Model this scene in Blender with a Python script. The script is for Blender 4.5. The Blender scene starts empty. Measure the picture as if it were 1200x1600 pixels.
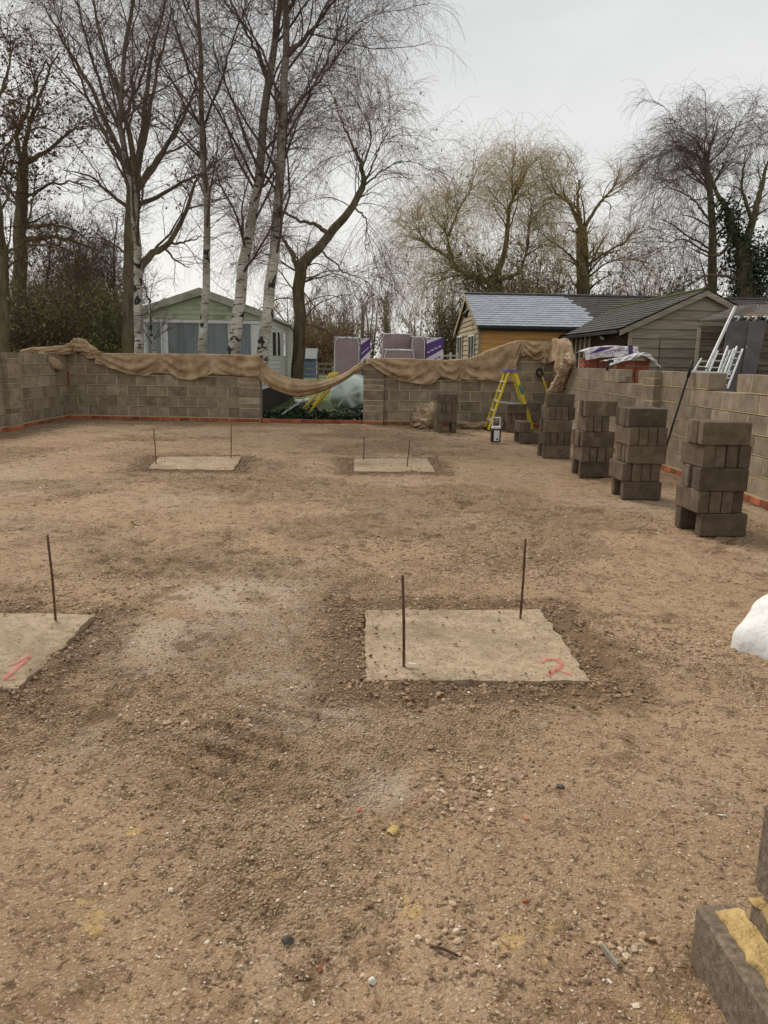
import bpy, math, random
import numpy as np
from mathutils import Matrix, Vector
random.seed(7); rng = np.random.default_rng(7)
R_ = math.radians
S = bpy.context.scene; COL = S.collection
# ------------------------------------------------------------------ camera
FPX = 1156.0
CR = np.array([0.99952, -0.0237, 0.0198]); CF = None
def cam_basis(yaw, pitch, roll):
    f = np.array([math.sin(yaw)*math.cos(pitch), math.cos(yaw)*math.cos(pitch), -math.sin(pitch)])
    r = np.array([math.cos(yaw), -math.sin(yaw), 0.0]); u = np.cross(r, f)
    return math.cos(roll)*r+math.sin(roll)*u, -math.sin(roll)*r+math.cos(roll)*u, f
CR, CU, CF = cam_basis(R_(1.5605), R_(11.6087), R_(1.0))
CP = np.array([0.0, 0.0, 1.42])
cd = bpy.data.cameras.new('camera'); cam = bpy.data.objects.new('camera', cd); COL.objects.link(cam)
cd.sensor_fit = 'VERTICAL'; cd.sensor_height = 36; cd.lens = 36*FPX/1600; cd.clip_start = 0.05; cd.clip_end = 2000
M = Matrix.Identity(4)
for i in range(3):
    M[i][0], M[i][1], M[i][2], M[i][3] = CR[i], CU[i], -CF[i], CP[i]
cam.matrix_world = M; S.camera = cam
S.render.resolution_x, S.render.resolution_y = 768, 1024
# ------------------------------------------------------------------ world, sun, exposure
SUN_EL, SUN_AZ = 46, -36          # azimuth from +Y, negative = left
w = bpy.data.worlds.new('World'); S.world = w; w.use_nodes = True
nt = w.node_tree; nt.nodes.clear()
def N(t, ty, **kw):
    n = t.nodes.new(ty)
    for k, v in kw.items():
        if k == 'inp':
            for a, b in v.items(): n.inputs[a].default_value = b
        else: setattr(n, k, v)
    return n
sky = N(nt, 'ShaderNodeTexSky', sky_type='NISHITA', sun_disc=False, sun_elevation=R_(SUN_EL), sun_rotation=R_(SUN_AZ), dust_density=4.0)
tc = N(nt, 'ShaderNodeTexCoord'); mp = N(nt, 'ShaderNodeMapping', inp={'Scale': (1.0, 1.0, 3.2)})
nz = N(nt, 'ShaderNodeTexNoise', inp={'Scale': 2.6, 'Detail': 5.0, 'Roughness': 0.5, 'Distortion': 0.3})
rp = N(nt, 'ShaderNodeValToRGB'); rp.color_ramp.elements[0].position = 0.3; rp.color_ramp.elements[1].position = 0.72
rp.color_ramp.elements[0].color = (3.4, 3.52, 3.55, 1); rp.color_ramp.elements[1].color = (4.6, 4.66, 4.62, 1)
sx = N(nt, 'ShaderNodeSeparateXYZ'); hr = N(nt, 'ShaderNodeMapRange', inp={1: 0.0, 2: 0.45, 3: 1.0, 4: 0.0})
mh = N(nt, 'ShaderNodeMix', data_type='RGBA'); mh.inputs[7].default_value = (5.6, 5.5, 5.25, 1)
mx = N(nt, 'ShaderNodeMix', data_type='RGBA'); mx.inputs[0].default_value = 0.95
bg = N(nt, 'ShaderNodeBackground', inp={'Strength': 0.1}); wo = N(nt, 'ShaderNodeOutputWorld')
L = nt.links.new
L(tc.outputs['Generated'], mp.inputs[0]); L(mp.outputs[0], nz.inputs['Vector']); L(nz.outputs[0], rp.inputs[0])
L(tc.outputs['Generated'], sx.inputs[0]); L(sx.outputs[2], hr.inputs[0]); L(hr.outputs[0], mh.inputs[0]); L(rp.outputs[0], mh.inputs[6])
L(sky.outputs[0], mx.inputs[6]); L(mh.outputs[2], mx.inputs[7]); L(mx.outputs[2], bg.inputs[0]); L(bg.outputs[0], wo.inputs[0])
sd = bpy.data.lights.new('sun', 'SUN'); so = bpy.data.objects.new('sun', sd); COL.objects.link(so)
sd.energy = 1.5; sd.angle = R_(20); sd.color = (1.0, 0.93, 0.83)
dirv = Vector((math.sin(R_(SUN_AZ))*math.cos(R_(SUN_EL)), math.cos(R_(SUN_AZ))*math.cos(R_(SUN_EL)), math.sin(R_(SUN_EL))))
so.rotation_euler = dirv.to_track_quat('Z', 'Y').to_euler()
V = S.view_settings; V.view_transform = 'Standard'; V.look = 'None'; V.exposure = 0.8; V.gamma = 1.0; V.use_curve_mapping = False
S.render.engine = 'CYCLES'; S.cycles.max_bounces = 4; S.cycles.diffuse_bounces = 2; S.cycles.glossy_bounces = 2; S.cycles.transparent_max_bounces = 6
# ------------------------------------------------------------------ helpers: position from the survey of the photograph
def ray(x, y): return CR*(x-600)/FPX-CU*(y-800)/FPX+CF
def G(x, y, z=0.0): d = ray(x, y); return CP+d*((z-CP[2])/d[2])
def P(x, y, Y): d = ray(x, y); return CP+d*(Y/d[1])
def PX(x, y, X): d = ray(x, y); return CP+d*(X/d[0])
_lat = rng.random((256, 256))
def vnoise(x, y):
    xi = np.floor(x).astype(int); yi = np.floor(y).astype(int); fx = x-xi; fy = y-yi
    fx = fx*fx*(3-2*fx); fy = fy*fy*(3-2*fy)
    a = _lat[xi & 255, yi & 255]; b = _lat[(xi+1) & 255, yi & 255]; c = _lat[xi & 255, (yi+1) & 255]; d = _lat[(xi+1) & 255, (yi+1) & 255]
    return (a*(1-fx)+b*fx)*(1-fy)+(c*(1-fx)+d*fx)*fy
def fbm(x, y, o=4, g=0.5):
    x = np.asarray(x, float); y = np.asarray(y, float); s = 0; a = 1; t = 0
    for i in range(o):
        s = s+a*vnoise(x+17.3*i, y+9.1*i); t += a; a *= g; x = x*2.03; y = y*2.03
    return s/t
def mesh_np(name, Vv, F, smooth=False):
    """F: int array (n,k) or list of such arrays"""
    me = bpy.data.meshes.new(name); Vv = np.ascontiguousarray(Vv, dtype=np.float32).reshape(-1, 3)
    Fs = F if isinstance(F, list) else [F]
    me.vertices.add(len(Vv)); me.vertices.foreach_set('co', Vv.ravel())
    idx = np.concatenate([np.asarray(f).ravel() for f in Fs]).astype(np.int32)
    cnt = np.concatenate([np.full(len(f), np.asarray(f).shape[1]) for f in Fs]).astype(np.int32)
    st = np.concatenate([[0], np.cumsum(cnt)[:-1]]).astype(np.int32)
    me.loops.add(len(idx)); me.loops.foreach_set('vertex_index', idx)
    me.polygons.add(len(cnt)); me.polygons.foreach_set('loop_start', st)
    me.polygons.foreach_set('use_smooth', np.full(len(cnt), bool(smooth)))
    me.update(calc_edges=True); return me
def link(name, me, mat=None, parent=None, loc=None, rot=None):
    o = bpy.data.objects.new(name, me); COL.objects.link(o)
    if mat is not None and me is not None:
        if len(me.materials) == 0: me.materials.append(mat)
    if parent is not None: o.parent = parent
    if loc is not None: o.location = [float(c) for c in loc]
    if rot is not None: o.rotation_euler = rot
    return o
def tag(o, label=None, cat=None, group=None, kind=None):
    if label: o['label'] = label
    if cat: o['category'] = cat
    if group: o['group'] = group
    if kind: o['kind'] = kind
    return o
def empty(name, label, cat, loc=(0, 0, 0), rz=0.0, group=None):
    o = bpy.data.objects.new(name, None); COL.objects.link(o); o.location = [float(c) for c in loc]; o.rotation_euler = (0, 0, rz)
    o.empty_display_size = 0.2
    return tag(o, label, cat, group)
_cb = {}
def cbox(sx, sy, sz, b=0.006):
    """chamfered box mesh, base corner at 0,0,0 (44 triangles), cached"""
    key = (round(sx, 3), round(sy, 3), round(sz, 3), b)
    if key in _cb: return _cb[key].copy() if False else _cb[key]
    v = []; ix = {}
    for i in (0, 1):
        for j in (0, 1):
            for k in (0, 1):
                for a in range(3):
                    p = [(0, sx)[i], (0, sy)[j], (0, sz)[k]]
                    for q in range(3):
                        if q != a: p[q] += b*(1 if (i, j, k)[q] == 0 else -1)
                    ix[(i, j, k, a)] = len(v); v.append(p)
    f4 = []; f3 = []
    for a in range(3):
        q, r = [t for t in range(3) if t != a]
        for s in (0, 1):
            ring = []
            for (m, n) in ((0, 0), (1, 0), (1, 1), (0, 1)):
                c = [0, 0, 0]; c[a] = s; c[q] = m; c[r] = n; ring.append(ix[(*c, a)])
            f4.append(ring)
    for a in range(3):
        q, r = [t for t in range(3) if t != a]
        for m in (0, 1):
            for n in (0, 1):
                c0 = [0, 0, 0]; c0[q] = m; c0[r] = n; c1 = list(c0); c1[a] = 1
                f4.append([ix[(*c0, q)], ix[(*c1, q)], ix[(*c1, r)], ix[(*c0, r)]])
    for i in (0, 1):
        for j in (0, 1):
            for k in (0, 1): f3.append([ix[(i, j, k, 0)], ix[(i, j, k, 1)], ix[(i, j, k, 2)]])
    me = mesh_np('chamfered_box', np.array(v), [np.array(f4), np.array(f3)]); fixn(me)
    _cb[key] = me; return me
import bmesh
def fixn(me):
    bm = bmesh.new(); bm.from_mesh(me); bmesh.ops.recalc_face_normals(bm, faces=bm.faces); bm.to_mesh(me); bm.free()
def mbox(name, sx, sy, sz, mat, parent, loc, rot=None, b=0.004):
    me = cbox(sx, sy, sz, b)
    if len(me.materials) and me.materials[0] != mat:
        me = me.copy(); me.materials.clear()
    return link(name, me, mat, parent, loc, rot)
CUBE_F = np.array([[0, 3, 2, 1], [4, 5, 6, 7], [0, 1, 5, 4], [1, 2, 6, 5], [2, 3, 7, 6], [3, 0, 4, 7]])
def boxes_mesh(name, corners):
    """corners: list of 8x3 arrays -> one mesh"""
    n = len(corners); Vv = np.array(corners).reshape(-1, 3)
    return mesh_np(name, Vv, (CUBE_F[None]+8*np.arange(n)[:, None, None]).reshape(-1, 4))
def bx8(x0, x1, y0, y1, z0, z1):
    return np.array([[x0, y0, z0], [x1, y0, z0], [x1, y1, z0], [x0, y1, z0], [x0, y0, z1], [x1, y0, z1], [x1, y1, z1], [x0, y1, z1]], float)
def tubes(Pt, Rd, sides):
    """Pt (nb,np,3), Rd (nb,np) -> verts, faces"""
    nb, npn, _ = Pt.shape
    T = np.gradient(Pt, axis=1); T /= np.linalg.norm(T, axis=2, keepdims=True)+1e-9
    ref = np.where(np.abs(T[:, :1, 2:3]) > 0.8, np.array([[[1.0, 0, 0]]]), np.array([[[0, 0, 1.0]]]))
    A = np.cross(T, np.broadcast_to(ref, T.shape)); A /= np.linalg.norm(A, axis=2, keepdims=True)+1e-9
    B = np.cross(T, A); th = np.arange(sides)*2*np.pi/sides
    ring = Pt[:, :, None]+Rd[:, :, None, None]*(A[:, :, None]*np.cos(th)[None, None, :, None]+B[:, :, None]*np.sin(th)[None, None, :, None])
    base = (np.arange(nb)*npn*sides)[:, None, None]+(np.arange(npn-1)*sides)[None, :, None]
    k = np.arange(sides)[None, None]; k2 = (k+1) % sides
    F = np.stack([base+k, base+k2, base+k2+sides, base+k+sides], -1).reshape(-1, 4)
    return ring.reshape(-1, 3), F
def tube_mesh(name, pts, r, sides=8, caps=True, smooth=True):
    pts = np.array(pts, float); n = len(pts); rr = np.full(n, r) if np.isscalar(r) else np.array(r, float)
    Vv, F = tubes(pts[None], rr[None], sides); Fs = [F]
    if caps: Fs.append(np.array([list(range(sides))[::-1], list(range((n-1)*sides, n*sides))]))
    me = mesh_np(name, Vv, Fs, smooth); fixn(me); return me
def merge(parts):
    Vs = []; Fs = []; o = 0
    for v, f in parts: Vs.append(v); Fs.append(f+o); o += len(v)
    return np.concatenate(Vs), Fs
def smooth_path(pts, n):
    pts = np.array(pts, float); m = len(pts)
    if m < 3: t = np.linspace(0, 1, n)[:, None]; return pts[0]*(1-t)+pts[-1]*t
    q = np.vstack([2*pts[0]-pts[1], pts, 2*pts[-1]-pts[-2]]); u = np.linspace(0, m-1-1e-6, n); i = u.astype(int); f = (u-i)[:, None]
    a, b, c, d = q[i], q[i+1], q[i+2], q[i+3]
    return 0.5*((2*b)+(c-a)*f+(2*a-5*b+4*c-d)*f*f+(3*b-a-3*c+d)*f**3)
# ------------------------------------------------------------------ materials
def mat(name, c1, c2, scale=4.0, rough=0.85, detail=6.0, bump=0.0, bscale=None, rand=0.0, stretch=(1, 1, 1), c3=None, s3=1.2, t3=(0.55, 0.7), spec=0.3, coords='Object', metallic=0.0, lo=0.35, hi=0.65, trans=0.0, attr=None, attr_col=None, speck=None):
    m = bpy.data.materials.new(name); m.use_nodes = True; t = m.node_tree; t.nodes.clear(); Lk = t.links.new
    out = N(t, 'ShaderNodeOutputMaterial'); bs = N(t, 'ShaderNodeBsdfPrincipled'); Lk(bs.outputs[0], out.inputs[0])
    bs.inputs['Roughness'].default_value = rough; bs.inputs['Specular IOR Level'].default_value = spec; bs.inputs['Metallic'].default_value = metallic
    tc = N(t, 'ShaderNodeTexCoord'); mp = N(t, 'ShaderNodeMapping', inp={'Scale': stretch}); oi = N(t, 'ShaderNodeObjectInfo')
    if coords == 'Object':
        ad = N(t, 'ShaderNodeVectorMath', operation='ADD'); cm = N(t, 'ShaderNodeVectorMath', operation='SCALE'); cm.inputs[0].default_value = (13.0, 7.0, 29.0)
        Lk(oi.outputs['Random'], cm.inputs['Scale']); Lk(tc.outputs['Object'], ad.inputs[0]); Lk(cm.outputs[0], ad.inputs[1]); Lk(ad.outputs[0], mp.inputs[0])
    else:
        ge = N(t, 'ShaderNodeNewGeometry'); Lk(ge.outputs['Position'], mp.inputs[0])
    n1 = N(t, 'ShaderNodeTexNoise', inp={'Scale': scale, 'Detail': detail, 'Roughness': 0.62}); Lk(mp.outputs[0], n1.inputs['Vector'])
    r1 = N(t, 'ShaderNodeValToRGB'); e = r1.color_ramp.elements; e[0].position = lo; e[1].position = hi; e[0].color = (*c1, 1); e[1].color = (*c2, 1)
    Lk(n1.outputs[0], r1.inputs[0]); col = r1.outputs[0]
    if c3:
        n3 = N(t, 'ShaderNodeTexNoise', inp={'Scale': s3, 'Detail': 5.0, 'Roughness': 0.6, 'Distortion': 0.4}); Lk(mp.outputs[0], n3.inputs['Vector'])
        q = N(t, 'ShaderNodeMapRange', inp={1: t3[0], 2: t3[1]}); Lk(n3.outputs[0], q.inputs[0])
        x = N(t, 'ShaderNodeMix', data_type='RGBA'); x.inputs[7].default_value = (*c3, 1); Lk(q.outputs[0], x.inputs[0]); Lk(col, x.inputs[6]); col = x.outputs[2]
    if attr:
        at = N(t, 'ShaderNodeAttribute', attribute_name=attr)
        x = N(t, 'ShaderNodeMix', data_type='RGBA'); x.inputs[7].default_value = (*attr_col, 1); Lk(at.outputs['Fac'], x.inputs[0]); Lk(col, x.inputs[6]); col = x.outputs[2]
    if speck:
        (sc, sz, scol) = speck
        vo = N(t, 'ShaderNodeTexVoronoi', inp={'Scale': sc}); Lk(mp.outputs[0], vo.inputs['Vector'])
        q = N(t, 'ShaderNodeMapRange', inp={1: sz, 2: sz*0.6, 3: 0.0, 4: 1.0}); Lk(vo.outputs['Distance'], q.inputs[0])
        x = N(t, 'ShaderNodeMix', data_type='RGBA'); x.inputs[7].default_value = (*scol, 1); Lk(q.outputs[0], x.inputs[0]); Lk(col, x.inputs[6]); col = x.outputs[2]
    if rand:
        q = N(t, 'ShaderNodeMapRange', inp={3: 1-rand, 4: 1+rand}); Lk(oi.outputs['Random'], q.inputs[0])
        x = N(t, 'ShaderNodeVectorMath', operation='SCALE'); Lk(col, x.inputs[0]); Lk(q.outputs[0], x.inputs['Scale']); col = x.outputs[0]
    Lk(col, bs.inputs['Base Color'])
    if bump:
        nb = N(t, 'ShaderNodeTexNoise', inp={'Scale': bscale or scale*6, 'Detail': 3.0, 'Roughness': 0.7}); Lk(mp.outputs[0], nb.inputs['Vector'])
        bp = N(t, 'ShaderNodeBump', inp={'Strength': min(1.0, bump), 'Distance': 0.01*bump}); Lk(nb.outputs[0], bp.inputs['Height']); Lk(bp.outputs[0], bs.inputs['Normal'])
    if trans:
        tr = N(t, 'ShaderNodeBsdfTransparent'); ms = N(t, 'ShaderNodeMixShader', inp={0: trans}); Lk(bs.outputs[0], ms.inputs[1]); Lk(tr.outputs[0], ms.inputs[2]); Lk(ms.outputs[0], out.inputs[0])
    return m
M_ = {}
M_['block'] = mat('concrete_block', (0.190, 0.146, 0.102), (0.329, 0.261, 0.185), 5, 0.93, bump=0.9, bscale=70, rand=0.2, c3=(0.40, 0.34, 0.27), s3=3.0, t3=(0.55, 0.75))
M_['block_bare'] = mat('stacked_block', (0.085, 0.061, 0.042), (0.180, 0.133, 0.095), 9, 0.94, bump=1.0, bscale=85, rand=0.26, c3=(0.25, 0.20, 0.155), s3=3.0, t3=(0.60, 0.74), lo=0.3, hi=0.7)
M_['near_block'] = mat('coarse_near_block', (0.115, 0.087, 0.062), (0.235, 0.183, 0.133), 60, 0.95, detail=4, bump=0.6, bscale=120, c3=(0.16, 0.122, 0.087), s3=6)
M_['mortar'] = mat('mortar', (0.43, 0.35, 0.19), (0.58, 0.48, 0.28), 9, 0.95, bump=0.6, bscale=60)
M_['wet_mortar'] = mat('yellow_mortar', (0.36, 0.24, 0.09), (0.55, 0.39, 0.17), 14, 0.95, bump=1.0, bscale=50)
M_['brick'] = mat('red_brick', (0.247, 0.068, 0.033), (0.416, 0.130, 0.064), 8, 0.9, bump=0.5, bscale=60, rand=0.35, c3=(0.3, 0.22, 0.13), s3=2.5, t3=(0.66, 0.8))
M_['footing'] = mat('footing', (0.208, 0.156, 0.104), (0.351, 0.280, 0.195), 5, 0.95, bump=0.8, coords='World')
M_['pad'] = mat('pad_concrete', (0.297, 0.216, 0.137), (0.500, 0.383, 0.255), 26, 0.93, bump=1.0, bscale=70, c3=(0.20, 0.14, 0.09), s3=2.2, t3=(0.46, 0.72), rand=0.05, speck=(34, 0.27, (0.2, 0.135, 0.085)), lo=0.30, hi=0.68)
M_['rust'] = mat('rusty_steel', (0.05, 0.028, 0.018), (0.16, 0.075, 0.04), 30, 0.8)
M_['hessian'] = mat('hessian', (0.263, 0.172, 0.099), (0.470, 0.338, 0.206), 3.5, 0.97, bump=4.5, bscale=8, c3=(0.42, 0.325, 0.23), s3=1.3, t3=(0.55, 0.8), coords='World', spec=0.1)
M_['hessian_dry'] = mat('pale_hessian', (0.312, 0.221, 0.137), (0.546, 0.416, 0.280), 6, 0.97, bump=4.5, bscale=9, coords='World', spec=0.1)
M_['paint'] = mat('pink_spray_paint', (0.62, 0.10, 0.09), (0.72, 0.17, 0.14), 30, 0.8, trans=0.0)
M_['yellow'] = mat('yellow_fibreglass', (0.62, 0.46, 0.02), (0.72, 0.56, 0.04), 8, 0.5)
M_['yellow_pipe'] = mat('yellow_plastic', (0.6, 0.43, 0.03), (0.72, 0.54, 0.05), 8, 0.45)
M_['alu'] = mat('aluminium', (0.52, 0.52, 0.51), (0.68, 0.68, 0.66), 6, 0.42, metallic=0.35)
M_['blackp'] = mat('black_plastic', (0.012, 0.012, 0.013), (0.03, 0.03, 0.03), 10, 0.55)
M_['white'] = mat('white_plastic', (0.62, 0.62, 0.6), (0.74, 0.73, 0.7), 6, 0.5)
M_['purple_cap'] = mat('purple_plastic', (0.12, 0.10, 0.25), (0.18, 0.15, 0.33), 6, 0.5)
M_['green_tag'] = mat('green_sticker', (0.03, 0.16, 0.12), (0.06, 0.22, 0.16), 40, 0.5)
M_['bag'] = mat('white_woven_bag', (0.62, 0.61, 0.59), (0.80, 0.79, 0.77), 5, 0.6, bump=1.6, bscale=7, c3=(0.45, 0.41, 0.34), s3=3.5, t3=(0.6, 0.8))
M_['slate_new'] = mat('new_slate', (0.302, 0.328, 0.374), (0.392, 0.423, 0.469), 3, 0.42, rand=0, spec=0.5)
M_['slate_old'] = mat('old_slate', (0.043, 0.038, 0.036), (0.089, 0.081, 0.075), 3, 0.75, c3=(0.11, 0.10, 0.06), s3=0.8)
M_['moss'] = mat('moss', (0.053, 0.064, 0.015), (0.112, 0.120, 0.034), 9, 0.98, bump=1.0, bscale=40)
M_['cedar'] = mat('new_timber_board', (0.505, 0.246, 0.079), (0.774, 0.415, 0.148), 4, 0.8, stretch=(0.4, 4, 9), rand=0.12, bump=0.3)
M_['larch'] = mat('weathering_board', (0.312, 0.234, 0.150), (0.468, 0.364, 0.247), 4, 0.85, stretch=(3, 0.5, 9), rand=0.14, bump=0.3)
M_['grey_board'] = mat('weathered_grey_board', (0.207, 0.166, 0.129), (0.413, 0.345, 0.272), 3, 0.9, stretch=(0.7, 3, 14), rand=0.18, bump=0.4)
M_['shed_board'] = mat('brown_shed_board', (0.095, 0.07, 0.05), (0.19, 0.15, 0.11), 3, 0.9, stretch=(0.7, 3, 14), rand=0.2, bump=0.4)
M_['dark_wood'] = mat('dark_timber', (0.02, 0.017, 0.015), (0.045, 0.038, 0.032), 6, 0.8)
M_['dark_brick'] = mat('dark_brickwork', (0.07, 0.035, 0.025), (0.13, 0.06, 0.04), 10, 0.9, stretch=(1, 2, 8))
M_['gutter'] = mat('black_gutter', (0.015, 0.015, 0.016), (0.03, 0.03, 0.03), 5, 0.5)
M_['upvc'] = mat('white_frame', (0.66, 0.66, 0.63), (0.78, 0.77, 0.74), 4, 0.5)
M_['panel'] = mat('dark_board', (0.055, 0.046, 0.045), (0.10, 0.085, 0.082), 2, 0.6, c3=(0.42, 0.40, 0.38), s3=7, t3=(0.71, 0.73))
M_['corr'] = mat('corrugated_sheet', (0.075, 0.066, 0.056), (0.16, 0.14, 0.115), 3, 0.9, c3=(0.26, 0.13, 0.06), s3=1.5, t3=(0.58, 0.72), speck=(3.5, 0.12, (0.4, 0.38, 0.33)))
M_['caravan_g'] = mat('pale_green_siding', (0.368, 0.397, 0.276), (0.494, 0.517, 0.380), 3, 0.6, c3=(0.24, 0.26, 0.17), s3=2.2)
M_['caravan_w'] = mat('cream_siding', (0.58, 0.59, 0.52), (0.70, 0.70, 0.63), 3, 0.6, c3=(0.42, 0.44, 0.36), s3=2.0, t3=(0.6, 0.8))
M_['caravan_roof'] = mat('caravan_roof', (0.33, 0.33, 0.27), (0.46, 0.45, 0.38), 5, 0.7, c3=(0.14, 0.15, 0.08), s3=3)
M_['curtain'] = mat('grey_blue_curtain', (0.10, 0.13, 0.14), (0.40, 0.45, 0.46), 1, 0.9, detail=3, stretch=(30, 30, 0.25), lo=0.32, hi=0.68)
M_['tank'] = mat('pale_green_tank', (0.36, 0.44, 0.36), (0.46, 0.53, 0.44), 4, 0.55)
M_['tank_lid'] = mat('green_tank_lid', (0.14, 0.18, 0.10), (0.22, 0.26, 0.16), 6, 0.6)
M_['packbrick'] = mat('packed_brown_brick', (0.131, 0.048, 0.042), (0.263, 0.101, 0.085), 6, 0.8, stretch=(2, 2, 14), c3=(0.26, 0.17, 0.15), s3=4)
M_['purple'] = mat('purple_print', (0.085, 0.03, 0.17), (0.11, 0.045, 0.21), 4, 0.4)
M_['film'] = mat('clear_plastic_film', (0.62, 0.57, 0.60), (0.85, 0.80, 0.83), 3, 0.22, trans=0.74, bump=1.0, bscale=9, spec=0.8)
M_['film_white'] = mat('milky_plastic_film', (0.6, 0.57, 0.57), (0.78, 0.75, 0.75), 5, 0.3, bump=1.0, bscale=12, spec=0.6)
M_['redtile'] = mat('red_tile', (0.25, 0.065, 0.035), (0.38, 0.12, 0.065), 8, 0.85, rand=0.2)
M_['pink_tile'] = mat('orange_chip', (0.5, 0.13, 0.09), (0.62, 0.2, 0.14), 20, 0.9)
M_['bluepaint'] = mat('blue_shed', (0.09, 0.13, 0.22), (0.14, 0.19, 0.29), 4, 0.8)
M_['shedroof'] = mat('felt_roof', (0.20, 0.22, 0.21), (0.29, 0.30, 0.29), 4, 0.9)
M_['fence'] = mat('fence_timber', (0.19, 0.17, 0.13), (0.30, 0.27, 0.21), 4, 0.9)
M_['bark'] = mat('dark_bark', (0.079, 0.061, 0.037), (0.195, 0.154, 0.091), 7, 0.95, stretch=(1, 1, 0.25), bump=1.0, bscale=30, c3=(0.075, 0.085, 0.035), s3=1.2, t3=(0.56, 0.75), coords='World')
M_['twig'] = mat('dark_twig', (0.080, 0.058, 0.048), (0.152, 0.106, 0.086), 3, 0.9, coords='World')
M_['birchtwig'] = mat('birch_twig', (0.104, 0.067, 0.059), (0.200, 0.138, 0.118), 3, 0.9, coords='World')
M_['willowtwig'] = mat('willow_twig', (0.284, 0.211, 0.086), (0.513, 0.397, 0.179), 2, 0.9, coords='World')
M_['redtwig'] = mat('reddish_twig', (0.151, 0.092, 0.064), (0.269, 0.168, 0.118), 2, 0.9, coords='World')
M_['wood_far'] = mat('far_twig', (0.142, 0.115, 0.079), (0.255, 0.203, 0.140), 0.3, 0.95, coords='World')
M_['leafbrown'] = mat('brown_leaf', (0.10, 0.05, 0.018), (0.21, 0.115, 0.04), 2.5, 0.85, coords='World')
M_['leafgreen'] = mat('evergreen_leaf', (0.096, 0.112, 0.036), (0.231, 0.237, 0.076), 1.5, 0.7, coords='World')
M_['leafolive'] = mat('olive_leaf', (0.137, 0.129, 0.043), (0.259, 0.223, 0.079), 0.8, 0.85, coords='World')
M_['ivy'] = mat('ivy_leaf', (0.018, 0.032, 0.012), (0.05, 0.075, 0.026), 2.5, 0.5, coords='World')
M_['leafgold'] = mat('yellowing_leaf', (0.22, 0.155, 0.035), (0.33, 0.25, 0.07), 2.5, 0.85, coords='World')
M_['lawn'] = mat('lawn_grass', (0.05, 0.075, 0.018), (0.11, 0.145, 0.04), 0.8, 0.95, bump=1.0, bscale=25, coords='World', c3=(0.13, 0.11, 0.05), s3=0.15, t3=(0.5, 0.65))
def glass_mat():
    m = bpy.data.materials.new('window_glass'); m.use_nodes = True; b = m.node_tree.nodes['Principled BSDF']
    b.inputs['Base Color'].default_value = (0.02, 0.025, 0.026, 1); b.inputs['Roughness'].default_value = 0.06; b.inputs['Specular IOR Level'].default_value = 0.6
    return m
M_['glass'] = glass_mat()
M_['pane'] = mat('clear_pane', (0.25, 0.28, 0.28), (0.3, 0.33, 0.33), 1, 0.04, trans=0.72, spec=0.6)
def birch_mat():
    m = bpy.data.materials.new('birch_bark'); m.use_nodes = True; t = m.node_tree; t.nodes.clear(); Lk = t.links.new
    out = N(t, 'ShaderNodeOutputMaterial'); bs = N(t, 'ShaderNodeBsdfPrincipled', inp={'Roughness': 0.8}); Lk(bs.outputs[0], out.inputs[0])
    ge = N(t, 'ShaderNodeNewGeometry')
    def nz(sc, st, d=4.0, dist=0.0):
        mp = N(t, 'ShaderNodeMapping', inp={'Scale': st}); Lk(ge.outputs['Position'], mp.inputs[0])
        n = N(t, 'ShaderNodeTexNoise', inp={'Scale': sc, 'Detail': d, 'Distortion': dist}); Lk(mp.outputs[0], n.inputs['Vector']); return n.outputs[0]
    base = N(t, 'ShaderNodeValToRGB'); e = base.color_ramp.elements; e[0].position = 0.38; e[1].position = 0.62; e[0].color = (0.30, 0.27, 0.21, 1); e[1].color = (0.56, 0.53, 0.46, 1)
    Lk(nz(2.2, (1, 1, 1)), base.inputs[0]); col = base.outputs[0]
    def over(col, fac_out, lo, hi, c):
        q = N(t, 'ShaderNodeMapRange', inp={1: lo, 2: hi}); Lk(fac_out, q.inputs[0])
        x = N(t, 'ShaderNodeMix', data_type='RGBA'); x.inputs[7].default_value = (*c, 1); Lk(q.outputs[0], x.inputs[0]); Lk(col, x.inputs[6]); return x.outputs[2]
    col = over(col, nz(9, (0.5, 0.5, 3.0)), 0.58, 0.62, (0.10, 0.08, 0.065))
    col = over(col, nz(2.6, (1, 1, 1.2), 6.0, 1.0), 0.585, 0.61, (0.022, 0.018, 0.015))
    sp = N(t, 'ShaderNodeSeparateXYZ'); Lk(ge.outputs['Position'], sp.inputs[0])
    col = over(col, sp.outputs[2], 3.5, 9.5, (0.15, 0.115, 0.09))
    Lk(col, bs.inputs['Base Color'])
    bp = N(t, 'ShaderNodeBump', inp={'Strength': 0.6, 'Distance': 0.02}); Lk(nz(9, (0.5, 0.5, 3.0)), bp.inputs['Height']); Lk(bp.outputs[0], bs.inputs['Normal'])
    return m
M_['birch'] = birch_mat()
def paint_mat():
    m = bpy.data.materials.new('pink_spray_paint'); m.use_nodes = True; t = m.node_tree; b = t.nodes['Principled BSDF']; b.inputs['Base Color'].default_value = (0.66, 0.17, 0.15, 1); b.inputs['Roughness'].default_value = 0.9
    at = N(t, 'ShaderNodeAttribute', attribute_name='cover'); ge = N(t, 'ShaderNodeNewGeometry'); nz = N(t, 'ShaderNodeTexNoise', inp={'Scale': 130.0, 'Detail': 4.0}); t.links.new(ge.outputs['Position'], nz.inputs['Vector'])
    a = N(t, 'ShaderNodeMath', operation='ADD'); t.links.new(at.outputs['Fac'], a.inputs[0]); t.links.new(nz.outputs[0], a.inputs[1])
    q = N(t, 'ShaderNodeMapRange', inp={1: 0.95, 2: 1.6, 3: 0.0, 4: 0.8}); t.links.new(a.outputs[0], q.inputs[0]); t.links.new(q.outputs[0], b.inputs['Alpha']); return m
M_['paint'] = paint_mat()
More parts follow.
